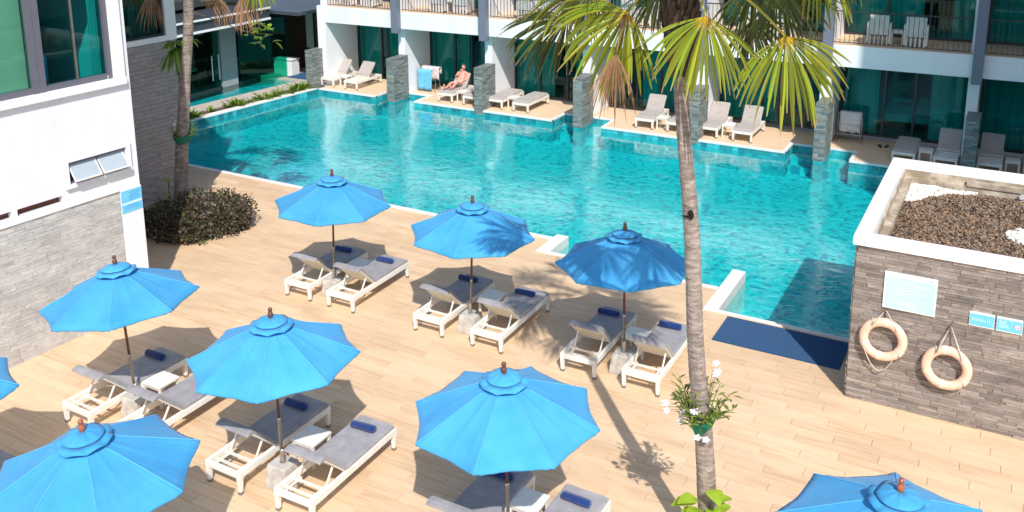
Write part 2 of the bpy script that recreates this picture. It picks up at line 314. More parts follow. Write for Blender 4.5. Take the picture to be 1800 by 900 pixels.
# ---- deck base and planks
def clip_out(x,y): return False
base=MB()
base.box(-26,-2,-.30,-14.2,11.5,-.014)      # under the house side
base.box(-26,11.5,-.30,-8.95,18.53,-.014); base.box(-14.2,-2,-.301,-8.95,11.4995,-.0141)
base.box(-8.9499,-2,-.302,-4.94,17.76,-.0142); base.box(-4.9399,-2,-.303,6,16.77,-.0143)
deck=base.build('deck','grout',kind='structure')
deck_out=[(-26,18.52),(-9.2,18.52),(-9.2,17.75),(-4.98,17.75),(-4.98,16.76),(6,16.76)]
def deck_top(x): return 18.52 if x<-9.2 else (17.75 if x<-4.98 else 16.76)
planks=[]
pw,pl=.2,1.2
for r in range(int((18.52-3.6)/pw)+1):
    y0=3.6+r*pw; y1=min(y0+pw,18.52); off=(r*.437%1)*pl
    x=-24+off-pl
    while x<6:
        x1=x+pl
        a,b=max(x,-24),min(x1,6)
        ym=(y0+y1)/2
        lim=6 if ym<16.76 else (-4.98 if ym<17.75 else -9.2)
        b=min(b,lim)
        if b-a>.05: planks.append((a,y0,b,y1))
        x=x1
def visible(p):
    x=(p[0]+p[2])/2;y=(p[1]+p[3])/2
    d=Vector((x,y,0))-Vector((0,0,8.5)); w=d.dot(F_); u=900+1656*d.dot(R_)/w; v=140-1656*d.dot(U_)/w
    vis=-90<u<1890 and v<960
    if x<-14.76 and y<11.7: vis=False
    if x< -14.9 and y<12: vis=False
    return vis,w
vis=[]; rest=[]
for p in planks:
    v,w=visible(p); (vis if v else rest).append((w,p))
vis.sort()
pm={}
near=vis[:300]; far=vis[300:]
for w,(a,y0,b,y1) in near:
    L=round(b-a-.0026,3); k=(L,round(y1-y0,3))
    if k not in pm:
        m_=MB(); hx,hy=L/2,(y1-y0)/2-.0014; m_.hexa([(-hx,-hy,-.013),(hx,-hy,-.013),(hx,hy,-.013),(-hx,hy,-.013),(-hx+.002,-hy+.002,0),(hx-.002,-hy+.002,0),(hx-.002,hy-.002,0),(-hx+.002,hy-.002,0)])
        pm[k]=m_.mesh('plank','plank')
    link('plank',pm[k],deck,((a+b)/2,(y0+y1)/2,rnd.uniform(-.0006,.0006)))
fm=MB()
for w,(a,y0,b,y1) in far+rest:
    if w>60: continue
    fm.hexa([(a+.0013,y0+.0013,-.013),(b-.0013,y0+.0013,-.013),(b-.0013,y1-.0013,-.013),(a+.0013,y1-.0013,-.013),(a+.003,y0+.003,0),(b-.003,y0+.003,0),(b-.003,y1-.003,0),(a+.003,y1-.003,0)])
fm.build('plank_field','plank_far',deck,kind='stuff')
# offset object-space texture per plank: shared meshes read the object's random value
for m_ in (M['plank'],):
    t=m_.node_tree; mp=[n for n in t.nodes if n.type=='MAPPING'][0]; oi=t.nodes.new('ShaderNodeObjectInfo'); ml=t.nodes.new('ShaderNodeVectorMath'); ml.operation='MULTIPLY'
    cb=t.nodes.new('ShaderNodeCombineXYZ')
    for i in range(3): t.links.new(oi.outputs['Random'],cb.inputs[i])
    t.links.new(cb.outputs[0],ml.inputs[0]); ml.inputs[1].default_value=(37,91,53); t.links.new(ml.outputs[0],mp.inputs['Location'])
def rand_offset(key):
    t=M[key].node_tree; mp=[n for n in t.nodes if n.type=='MAPPING'][0]; oi=t.nodes.new('ShaderNodeObjectInfo'); ml=t.nodes.new('ShaderNodeVectorMath'); ml.operation='MULTIPLY'
    cb=t.nodes.new('ShaderNodeCombineXYZ')
    for i in range(3): t.links.new(oi.outputs['Random'],cb.inputs[i])
    t.links.new(cb.outputs[0],ml.inputs[0]); ml.inputs[1].default_value=(37,91,53); t.links.new(ml.outputs[0],mp.inputs['Location'])
for k in ('slate_brown','stone_white','wave_tile','canopy','towel'): rand_offset(k)
# ---- pool
PX=[-24.8,-20.86,-17.02,-13.12,-9.07,-5.18,-1.15,2.80]      # left edges of the stone piers
TY=28.1; TB=29.15
notch=[(-21.45,-19.68),(-13.93,-12.1),(-6.01,-4.14)]
water=[(-25.25,18.68),(-8.905,18.68),(-8.905,17.88),(-4.95,17.88),(-4.95,16.87),(-1.95,16.87),(-1.95,19.0),(4.5,19.0),(4.5,TY)]
for a,b in reversed(notch): water+=[(b,TY),(b,TB),(a,TB),(a,TY)]
water+=[(-24.22,TY)]
MB().add([(x,y,-.19) for x,y in water],[tuple(range(len(water)))]).build('pool_water','water',kind='structure')
MB().box(-26,16,-.86,5,30,-.80).build('pool_floor','poolfloor',kind='structure')
pwall=MB(); n_=len(water)
for i in range(n_):
    a,b=water[i],water[(i+1)%n_]
    pwall.add([(a[0],a[1],-1.3),(b[0],b[1],-1.3),(b[0],b[1],-.012),(a[0],a[1],-.012)],[(0,1,2,3)])
pw_o=pwall.build('pool_wall','pool_wall',kind='structure')
wt=MB().box(-.092,-.006,-.085,.092,.006,.085).mesh('waterline_tile','water_tile')
def band(a,b,z,nrm):
    d=Vector((b[0]-a[0],b[1]-a[1],0)); n=int(d.length/.2); 
    for i in range(n):
        p=Vector((a[0],a[1],0))+d*((i+.5)/n)+Vector(nrm)*.006
        link('waterline_tile',wt,pw_o,(p.x,p.y,z),(0,0,math.atan2(d.y,d.x)),(d.length/n/.2,1,1))
xs=[-24.22]
segs=[((-24.22,TY),(-21.45,TY)),((-19.68,TY),(-13.93,TY)),((-12.1,TY),(-6.01,TY)),((-4.14,TY),(-2.2,TY))]
for a,b in segs: band(a,b,-.105,(0,-1,0))
for a,b in notch: band((a,TB),(b,TB),-.105,(0,-1,0)); band((a,TY),(a,TB),-.105,(1,0,0))
band((-25.2,18.9),(-24.22,28.05),-.105,(1,0,0))
# near coping strips and the two stub walls that jut into the pool
cp=MB(); cp.box(-25.4,18.523,-.2,-9.2,18.68,.012); cp.box(-8.9,17.753,-.2,-5.0,17.88,.012); cp.box(-4.70,16.763,-.2,-1.972,16.87,.012)
cp.build('pool_coping','coping',kind='structure')
MB().box(-9.2,17.75,-1.3,-8.9,18.86,.02).build('coping_stub_wall','coping',kind='structure')
MB().box(-4.98,16.76,-1.3,-4.70,18.86,.02).build('coping_stub_wall','coping',kind='structure')
# ---- terrace in front of the rooms
ter=[(-24.22,TY)]
for a,b in notch: ter+=[(a,TY),(a,TB),(b,TB),(b,TY)]
ter+=[(5,TY),(5,30.7),(-24.22,30.7)]
tr_=MB().poly(ter,-.011,-.001).build('terrace','terrace',kind='structure')
tc_=MB()
def strip(x0,y0,x1,y1): tc_.box(x0,y0,-.05,x1,y1,.004)
strip(-24.22,TY-.02,-21.45,TY+.10); strip(-19.68,TY-.02,-13.93,TY+.10); strip(-12.1,TY-.02,-6.01,TY+.10); strip(-4.14,TY-.02,4.5,TY+.10)
for a,b in notch: strip(a-.10,TY+.101,a+.015,TB+.09); strip(b-.015,TY+.101,b+.10,TB+.09); strip(a+.016,TB-.015,b-.016,TB+.09)
tc_.build('terrace_coping','coping',kind='structure')
# notch steps under water
stp=MB()
for a,b in notch:
    for k in range(3): stp.box(a+.02,TB-.35*(k+1),-1.3,b-.02,TB-.35*k-.02*0-.001,-.32-.22*k)
stp.build('pool_step','poolfloor',kind='structure')
# ---- left side: coping, planter strip, path, pond, ground
def lx(y,off): return -25.25+(y-18.68)*.109+off
def strp(name,m,o0,o1,z0,z1,y0=17.0,y1=30.2,kind='structure'):
    mb=MB(); mb.hexa([(lx(y0,o0),y0,z0),(lx(y0,o1),y0,z0),(lx(y1,o1),y1,z0),(lx(y1,o0),y1,z0),(lx(y0,o0),y0,z1),(lx(y0,o1),y0,z1),(lx(y1,o1),y1,z1),(lx(y1,o0),y1,z1)])
    return mb.build(name,m,kind=kind)
strp('side_coping','coping',-.35,0,-.3,.012,18.69,28.05)
strp('planting_bed','soil',-.85,-.352,-.3,-.03)
strp('garden_path','path',-1.75,-.852,-.3,.006)
MB().add([(-28.7,17,-.06),(lx(17,-1.75),17,-.06),(lx(28.9,-1.75),28.9,-.06),(-28.0,28.9,-.06)],[(0,1,2,3)]).build('side_pool_water','water',kind='structure')
MB().box(-29.2,17,-.35,-25.5,29,-.28).build('side_pool_floor','poolfloor',kind='structure')
MB().box(-30,28.8,-.3,-24.6,33,.0).build('entrance_paving','path',kind='structure')
MB().box(-40,16,-.4,-27.95,32,-.05).build('restaurant_floor','roomdark',kind='structure')
tag(MB().box(-26.75,29.05,.0,-25.75,30.1,.02).build('door_mat','mat'),'small blue mat at the restaurant entrance beside the white counter','mat')
tag(MB().box(-4.46,15.64,.001,-2.2,16.68,.02).build('pool_mat','mat',bevel=.004),'large deep blue mat on the deck between pool and stone wall','mat')
# ================================================================ stone cladding laid piece by piece
def cladding(parent,fx,u0,u1,z0,z1,hts,lens,mat_near,mat_far,depth,near_ok,name='stone',maxn=300,jag=.010,seed=3):
    """fx(u,z,d)->xyz with d = distance proud of the wall. near_ok(u,z)->sort key or None"""
    rg=random.Random(seed); pcs=[]; z=z0; row=0
    while z<z1-.005:
        h=min(rg.uniform(*hts),z1-z); u=u0-rg.uniform(0,lens[1])
        while u<u1:
            l=rg.uniform(*lens); a,b=max(u,u0),min(u+l,u1)
            if b-a>.02: pcs.append((a,b,z,z+h,depth+rg.uniform(-jag,jag)))
            u+=l
        z+=h; row+=1
    keyed=[(near_ok((p[0]+p[1])/2,(p[2]+p[3])/2),p) for p in pcs]
    nr=sorted([k for k in keyed if k[0] is not None],key=lambda k:k[0])[:maxn]; ids={id(k[1]) for k in nr}
    g=.003
    def shp(p):
        a,b,c,d,t=p; a+=g;b-=g;c+=g*.7;d-=g*.7
        return [fx(a,c,0),fx(b,c,0),fx(b,c,t-.003),fx(a,c,t-.003),fx(a,d,0),fx(b,d,0),fx(b,d,t),fx(a,d,t)]
    for k,p in nr:
        c=Vector(fx((p[0]+p[1])/2,(p[2]+p[3])/2,0)); vs=[tuple(Vector(q)-c) for q in shp(p)]
        mb=MB(); mb.hexa(vs); o=mb.build(name,mat_near,parent); o.location=c
    fm=MB()
    for k,p in keyed:
        if id(p) not in ids: fm.hexa(shp(p))
    if fm.f: fm.build(name+'_courses',mat_far,parent,kind='stuff')
def px_of(P):
    d=Vector(P)-Vector((0,0,8.5)); w=d.dot(F_); return 900+1656*d.dot(R_)/w,140-1656*d.dot(U_)/w,w
# ================================================================ house at the left
HA=.0702; hd=Vector((math.sin(HA),math.cos(HA),0)); hn=Vector((math.cos(HA),-math.sin(HA),0)); HC=Vector((-14.76,11.76,0))
def hw(s,z,d=0): # s metres from the corner towards the viewer, d out of the wall
    p=HC-hd*s+hn*d; return (p.x,p.y,z)
def hbox(mb,s0,s1,z0,z1,d0,d1):
    return mb.hexa([hw(s0,z0,d0),hw(s1,z0,d0),hw(s1,z0,d1),hw(s0,z0,d1),hw(s0,z1,d0),hw(s1,z1,d0),hw(s1,z1,d1),hw(s0,z1,d1)])
house=empty('white_house',(0,0,0),label='white rendered house wing at left with large grey framed window and pale stone base',cat='building')
HT=11.6
w_=MB()
# wall with openings: window s .30-5.5 z 4.78-7.0 ; louvre s .23-1.45 z 2.92-3.36 ; vents
def wall_grid(mb,s_breaks,z_breaks,holes,d0,d1):
    for i in range(len(s_breaks)-1):
        for j in range(len(z_breaks)-1):
            sm=(s_breaks[i]+s_breaks[i+1])/2; zm=(z_breaks[j]+z_breaks[j+1])/2
            if any(h[0]<sm<h[1] and h[2]<zm<h[3] for h in holes): continue
            hbox(mb,s_breaks[i],s_breaks[i+1],z_breaks[j],z_breaks[j+1],d0,d1)
holes=[(.34,6.2,4.78,7.05),(.25,1.43,2.94,3.35),(1.58,2.42,2.64,2.77),(2.52,3.3,2.64,2.77),(3.4,4.2,2.64,2.77)]
wall_grid(w_,[0,.25,.34,1.43,1.58,2.42,2.52,3.3,3.4,4.2,6.2,11],[-.1,2.64,2.77,2.94,3.35,4.78,7.05,HT],holes,-.22,0)
w_.build('wall','white',house)
b2=MB(); hbox(b2,0,11,-.1,HT,-.46+.02,-.221) if False else None
# end wall, back and roof so the house is a body
e_=MB(); hbox(e_,0,.22,-.1,HT,-6,-.2205); hbox(e_,10.78,11,-.1,HT,-6,-.2205); hbox(e_,.2205,10.7795,-.1,HT,-6,-5.8); hbox(e_,-.15,11.1,HT,HT+.25,-6.2,.25); e_.build('side_wall','white',house)
rm=MB(); hbox(rm,.222,10.7,3.9,4.0,-5.7,-.222); hbox(rm,.222,10.7,7.2,7.3,-5.7,-.222); hbox(rm,3.9,4.0,4.0,7.2,-5.7,-.222)
hbox(rm,.223,10.7,1.9,2.0,-5.7,-.223); rm.build('floor_slab','room',house)
rb=MB(); hbox(rb,.23,3.9,4.01,7.19,-4.2,-4.1); rb.build('inner_wall','roomdark',house)
# sill + frame trim
t_=MB(); hbox(t_,.12,6.4,4.57,4.70,.001,.09); hbox(t_,.12,.335,4.703,7.3,.001,.06); hbox(t_,.337,6.4,7.06,7.3,.001,.06); t_.build('window_surround','whitetrim',house)
win=MB()
for s,sw in ((.345,.09),(1.64,.12),(1.765,.11),(3.75,.105)): hbox(win,s,s+sw,4.705,7.04,-.12,.005)
hbox(win,.451,6.15,4.71,4.81,-.121,.004); wf=win.build('window','greyframe',house)
wi2=MB(); hbox(wi2,1.0,1.04,4.815,7.03,-.09,-.03); wi2.build('sash_bar','metal',wf)
for a,b in ((.437,.998),(1.042,1.638),(1.877,3.748),(3.857,6.1)):
    g_=MB(); hbox(g_,a,b,4.812,7.03,-.07,-.06); g_.build('pane','blindglass' if a>1.8 else 'teal',wf)
cu=MB(); hbox(cu,1.82,4.9,4.4,7.1,-.27,-.25); cu.build('blind','blind',house,label='pale green roller blind behind the glass')
cu=MB()
for k in range(8): hbox(cu,.36+.02*k,.375+.02*k,4.3,7.1,-.32-.02*(k%2),-.30-.02*(k%2))
cu.build('curtain','curtain',house)
# furniture glimpsed inside
ch=MB(); 
for k in range(9):
    a=PI*k/8; hbox(ch,1.2-.42*math.cos(a)-.04,1.2-.42*math.cos(a)+.06,4.02,5.05,-1.5-.42*math.sin(a)-.05,-1.5-.42*math.sin(a)+.05)
hbox(ch,.85,1.55,4.05,4.45,-1.85,-1.15)
tag(ch.build('armchair','bluecloth'),'blue tub armchair inside the house behind the large left window','chair')
sf=MB(); hbox(sf,1.9,3.5,4.01,4.5,-3.1,-2.2); hbox(sf,1.9,3.5,4.5,4.95,-3.1,-2.9)
tag(sf.build('sofa','room'),'dark sofa inside the house behind the large left window','sofa')
# louvre window
lf=MB(); hbox(lf,.16,1.52,3.352,3.43,.001,.05); hbox(lf,.16,1.52,2.87,2.938,.001,.07); hbox(lf,.16,.248,2.94,3.35,.001,.05); hbox(lf,1.432,1.52,2.94,3.35,.001,.05)
lfo=lf.build('window','whitetrim',house)
l2=MB(); hbox(l2,.255,1.425,3.31,3.345,-.1,.0); hbox(l2,.255,1.425,2.945,2.975,-.1,.0); hbox(l2,.255,.285,2.976,3.309,-.1,0); hbox(l2,1.395,1.425,2.976,3.309,-.1,0); hbox(l2,.82,.86,2.976,3.309,-.1,0)
l2.build('frame','greyframe',lfo)
for s0,s1 in ((.29,.815),(.865,1.39)):
    p=MB(); a=[hw(s0,3.30,-.05),hw(s1,3.30,-.05),hw(s1,3.01,.16),hw(s0,3.01,.16)]; q=[(x,y,z-.012) for x,y,z in a]
    p.hexa([q[0],q[1],q[2],q[3],a[0],a[1],a[2],a[3]]); p.build('pane','frosted',lfo)
    p=MB(); p.bar(hw(s0,3.01,.16),hw(s1,3.01,.16),.025); p.bar(hw(s0,3.30,-.05),hw(s0,3.01,.16),.02); p.bar(hw(s1,3.30,-.05),hw(s1,3.01,.16),.02); p.build('sash','frame',lfo)
for a,b in ((1.58,2.42),(2.52,3.3),(3.4,4.2)):
    v=MB(); hbox(v,a,b,2.64,2.77,-.21,-.12); v.build('vent','louvrewood',house)
st_=MB(); hbox(st_,.47,11,2.53,2.56,.001,.05); st_.build('drip_ledge','whitetrim',house)
pl=MB(); hbox(pl,-.001,.46,-.05,2.52,.001,.035); pl.build('corner_pillar','white',house)
base_=MB(); hbox(base_,.47,11,-.05,2.525,.001,.012); base_.build('base_backing','mortar_light',house)
def nk(u,z):
    x,y,w=px_of(hw(u,z)); return w if (-60<x<1800 and y<930) else None
cladding(house,lambda u,z,d: hw(u,z,.012+d),.47,6.6,0,2.525,(.055,.085),(.16,.42),'stone_white','stone_white_far',.018,lambda u,z:(None if nk(u,z) is None else u),'stone',300,.006)
# blue notice on the corner pillar
sg=empty('wall_sign',(0,0,0),label='small light blue notice on the white corner pillar of the house',cat='sign')
m=MB(); hbox(m,.01,.45,2.06,2.50,.036,.044); m.build('panel','sign_blue',sg)
m=MB(); hbox(m,.02,.44,2.225,2.26,.0445,.0455); m.build('pale_band','sign_line',sg)
m=MB()
rr=random.Random(4)
for k,z in enumerate((2.44,2.405,2.37,2.335,2.30)):
    hbox(m,.05,.25+rr.uniform(0,.15),z,z+.012,.0445,.0452)
for z in (2.18,2.15,2.12): hbox(m,.05,.3+rr.uniform(0,.1),z,z+.009,.0445,.0452)
m.build('printed_line','sign_mark',sg)
# ================================================================ second wing with wave tiles
W2=Vector((-19.28,16.86,0))
def ww(s,z,d=0): p=W2-hd*s+hn*d; return (p.x,p.y,z)
def wbox(mb,s0,s1,z0,z1,d0,d1):
    return mb.hexa([ww(s0,z0,d0),ww(s1,z0,d0),ww(s1,z0,d1),ww(s0,z0,d1),ww(s0,z1,d0),ww(s1,z1,d0),ww(s1,z1,d1),ww(s0,z1,d1)])
wing=empty('rear_wing',(0,0,0),label='grey wave tiled wing behind the palm with white framed dark window above',cat='building')
m=MB(); wbox(m,0,6,-.1,4.19,-4,0); m.build('wall','mortar_dark',wing)
m=MB(); wbox(m,-.03,.29,4.2,7.6,-4,.06); wbox(m,.2905,5.9,4.2,4.34,-.3,.06); wbox(m,2.6,6,4.3405,7.6,-4,.05); wbox(m,.2905,5.9,7.2,7.6,-4,.05); m.build('window_surround','whitetrim',wing)
m=MB(); wbox(m,.292,.36,4.342,7.19,-.2,-.01); wbox(m,1.5,1.56,4.342,7.19,-.2,-.01); wbox(m,.361,2.59,4.343,4.40,-.2,-.01); wf=m.build('window','darkframe',wing)
for a,b in ((.362,1.498),(1.562,2.59)):
    g_=MB(); wbox(g_,a,b,4.402,7.19,-.1,-.09); g_.build('pane','darkteal',wf)
m=MB(); wbox(m,.3,2.6,4.2,7.19,-3.2,-3.1); m.build('inner_wall','room',wing)
m=MB(); 
for k in range(14): wbox(m,.4+k*.07,.45+k*.07,4.35,7.1,-.5-.04*(k%2),-.46-.04*(k%2))
m.build('curtain','curtain',wing)
wn_=np.random.RandomState(5)
def wave_cladding():
    def fx(u,z,d): return ww(u,z,d)
    rg=random.Random(9); tiles=[]
    z=0;row=0
    while z<4.18:
        h=.105; u=-.15*(row%2)
        while u<4.2:
            a,b=max(u,0),min(u+.45,4.2); 
            if b-a>.03: tiles.append((a,b,z,min(z+h,4.185),rg.uniform(.0,.012),rg.uniform(-.012,.02)))
            u+=.45
        z+=h; row+=1
    key=[]
    for t in tiles:
        x,y,w=px_of(ww((t[0]+t[1])/2,(t[2]+t[3])/2)); vis=x>215+(y*.09) and y>-20
        key.append((vis,t))
    seen=[t for v,t in key if v][:300]; sid={id(t) for t in seen}
    def geo(t):
        a,b,c,d,e,f=t; a+=.0015;b-=.0015; n=5; vs=[];fs=[]
        for j in range(4):
            for i in range(n):
                uu=a+(b-a)*i/(n-1); zz=c+.0015+(d-c-.003)*j/3
                ph=uu*11+math.floor(c/.105)*1.9; dd=.018+.022*math.sin(ph+zz*8)*math.sin(PI*(j+.3)/3.6)+e+ .012*j/3
                vs.append(ww(uu,zz,dd))
        for j in range(3):
            for i in range(n-1): k=j*n+i; fs.append((k,k+n,k+n+1,k+1))
        b0=len(vs)
        for i in (0,n-1,4*n-1,3*n):  # back corners
            p=Vector(vs[i])-hn*.04; vs.append(tuple(p))
        fs+=[tuple([b0]+[i for i in range(0,n)]+[b0+1]), tuple([b0+2]+[3*n+i for i in range(n-1,-1,-1)]+[b0+3]), tuple([b0+3]+[n*j for j in (3,2,1,0)]+[b0]), tuple([b0+1]+[n*j+n-1 for j in (0,1,2,3)]+[b0+2])]
        return vs,fs
    for t in seen:
        vs,fs=geo(t); c=Vector(vs[7]); mb=MB(); mb.add([tuple(Vector(q)-c) for q in vs],fs); o=mb.build('tile','wave_tile',wing); o.location=c
    fm=MB()
    for v,t in key:
        if id(t) not in sid: fm.add(*geo(t))
    fm.build('tile_courses','wave_tile_far',wing,kind='stuff')
wave_cladding()
# ================================================================ stone planter box with gravel roof at right
bx=empty('stone_planter',(0,0,0),label='big grey brown slate faced box with white rim holding brown gravel',cat='planter')
BX0,BX1,BY0,BY1=-1.97,3.6,14.86,19.45
m=MB(); m.box(BX0,BY0,-1.3,BX1,BY1-.001,2.2); m.build('core','mortar_dark',bx)
m=MB()
def ring(mb,x0,y0,x1,y1,w,z0,z1,yb=None):
    yb=yb or w; mb.box(x0,y0,z0,x1,y0+w,z1); mb.box(x0,y1-yb,z0,x1,y1,z1); mb.box(x0,y0+w,z0,x0+w,y1-yb,z1); mb.box(x1-w,y0+w,z0,x1,y1-yb,z1)
ring(m,BX0-.06,BY0-.06,BX1,BY1+.02,.25,2.665,2.81,.23); m.build('rim','whitetrim',bx,bevel=.008)
m=MB(); ring(m,BX0+.01,BY0+.01,BX1-.02,BY1-.01,.20,2.2,2.664); m.build('upstand','ledge',bx)
m=MB(); ring(m,BX0+.212,BY0+.212,BX1-.24,BY1-.214,.13,2.2,2.53,.10); m.build('inner_ledge','ledge',bx)
m=MB(); m.box(-.62,BY1-.60,2.531,5.0-.3,BY1-.30,2.70); m.build('overhang_slab','ledge',bx,bevel=.01) if False else None
def face(u,z,d): return (BX0+u,BY0-.003-d,z)
cladding(bx,face,0,5.57,0.0,2.66,(.042,.062),(.22,.62),'slate_brown','slate_brown_far',.020,lambda u,z:(None if u>2.75 else (-abs(0) + (px_of(face(u,z,0))[2]))),'stone',300,.009,seed=11)
def lface(u,z,d): return (BX0-.002-d,BY0+u,z)
cladding(bx,lface,0,4.58,-.6,2.66,(.042,.062),(.22,.62),'slate_brown','slate_brown_far',.018,lambda u,z:None,'side_stone',300,.009,seed=12)
m=MB(); m.box(BX0+.34,BY0+.34,2.2,BX1-.3,BY1-.3,2.375); m.build('gravel_bed','gravelbed',bx)
# gravel
def scatter(name,matn,n,reg,zf,rr,lab=None,seed=1,parent=None):
    rg=random.Random(seed); mb=MB()
    for i in range(n):
        for _ in range(60):
            x=rg.uniform(reg[0],reg[1]); y=rg.uniform(reg[2],reg[3])
            if zf(x,y) is not None: break
        z=zf(x,y)
        if z is None: continue
        r=rg.uniform(*rr); a=rg.uniform(0,PI); b0=len(mb.v); mb.blob((0,0,0),(r,r*rg.uniform(.6,1),r*rg.uniform(.45,.8)),5,3,.25,rg)
        ca,sa=math.cos(a),math.sin(a)
        for k in range(b0,len(mb.v)):
            vx,vy,vz=mb.v[k]; vz+=vx*rg.uniform(-.05,.05); mb.v[k]=(x+vx*ca-vy*sa,y+vx*sa+vy*ca,z+vz)
    return mb.build(name,matn,parent,kind='stuff')
def inA(x,y): # white pebble patch upper left and right
    return (y>18.0+.35*noise.noise((x*1.7,y*1.7,0))+ (x+1.73)*.95) or ((x-.42)**2/.34**2+(y-17.1)**2/.38**2<1+.4*noise.noise((x*3,y*3,0)))
def zg(x,y): return 2.39+.05*noise.noise((x*1.1,y*1.1,3))
X0,X1,Y0,Y1=-1.62,3.22,15.22,19.08
scatter('brown_gravel','gravel',24000,(X0,X1,Y0,Y1),lambda x,y:(None if inA(x,y) else zg(x,y)+rnd.uniform(0,.03)),(.014,.031),seed=21,parent=bx)
scatter('white_pebbles','pebble',1100,(X0,X1,Y0,Y1),lambda x,y:(zg(x,y)+rnd.uniform(.02,.05) if inA(x,y) else None),(.025,.045),seed=22,parent=bx)
# rocks against the far side
for (x,y,r) in ((.72,18.95,.17),(1.25,18.85,.2),(.3,19.0,.11),(1.6,18.9,.12)):
    m=MB(); m.blob((0,0,0),(r,r*.7,r*.8),8,6,.2); tag(m.build('rock','wave_tile',smooth=False),{.17:'grey rock at the far wall, second largest of four on the gravel',.2:'largest grey rock at the far wall on the gravel',.11:'smallest grey rock at the far wall, nearest the white pebbles',.12:'small grey rock at the far wall, nearest the picture edge'}[r],'rock','rocks at the back of the gravel box').location=(x,y,2.42+r*.5)
m=MB(); 
m.box(-.66,BY1-.345,2.532,3.3,BY1-.245,2.625); m.build('channel_edge','ledge',bx)
# signs on the slate face
def flat(mb,x0,x1,z0,z1,d0,d1): return mb.box(x0,BY0-d1,z0,x1,BY0-d0,z1)
sg=empty('pool_rules_board',(0,0,0),label='large pale blue notice board with white border on the slate wall above a lifebuoy',cat='sign')
m=MB(); flat(m,-1.52,-.76,1.71,2.32,.03,.048); m.build('border','whitetrim',sg)
m=MB(); flat(m,-1.495,-.785,1.735,2.24,.0485,.051); m.build('panel','sign_pale',sg)
m=MB(); flat(m,-.86,-.845,2.255,2.28,.0485,.0495); m.build('small_mark','column',sg)
m=MB(); rr=random.Random(8)
for k in range(9): z=2.19-.048*k; flat(m,-1.45,-1.45+rr.uniform(.35,.62),z,z+.010,.0512,.0515)
m.build('printed_line','sign_line',sg)
for i,(x0,x1,lab) in enumerate(((-.285,.055,'small light blue notice with pale marks, left of the two small notices'),(.082,.428,'small light blue notice with a round prohibition symbol, right of the two small notices'))):
    sg=empty('notice_sign',(0,0,0),label=lab,cat='sign',group='small blue notices on the slate wall')
    m=MB(); flat(m,x0,x1,1.70,1.93,.03,.044); m.build('border','whitetrim',sg)
    m=MB(); flat(m,x0+.006,x1-.006,1.715,1.90,.0445,.047); m.build('panel','sign_blue',sg)
    m=MB(); rr=random.Random(30+i)
    if i==0:
        for k in range(9): h=rr.uniform(.04,.075); flat(m,x0+.04+k*.029,x0+.048+k*.029,1.79,1.79+h*.8,.0472,.0475)
    else:
        for k in range(4): flat(m,x0+.03,x0+.13+rr.uniform(0,.08),1.86-k*.03,1.868-k*.03,.0472,.0475)
    m.build('printed_line','sign_line',sg)
    if i==1:
        m=MB(); c=(x1-.065,1.81); n=20
        vs=[(c[0]+.042*math.cos(2*PI*k/n),BY0-.048,c[1]+.042*math.sin(2*PI*k/n)) for k in range(n)]+[(c[0]+.032*math.cos(2*PI*k/n),BY0-.048,c[1]+.032*math.sin(2*PI*k/n)) for k in range(n)]
        m.add(vs,[(k,(k+1)%n,n+(k+1)%n,n+k) for k in range(n)]); sy=m.build('prohibition_symbol','red',sg)
        m=MB(); m.add([(c[0]+.032*math.cos(2*PI*k/n),BY0-.0478,c[1]+.032*math.sin(2*PI*k/n)) for k in range(n)],[tuple(range(n))]); m.build('disc','whitetrim',sy)
        m=MB(); m.blob((c[0]+.006,BY0-.0484,c[1]-.004),(.014,.0008,.010),8,5,.1); m.build('figure','black',sy)
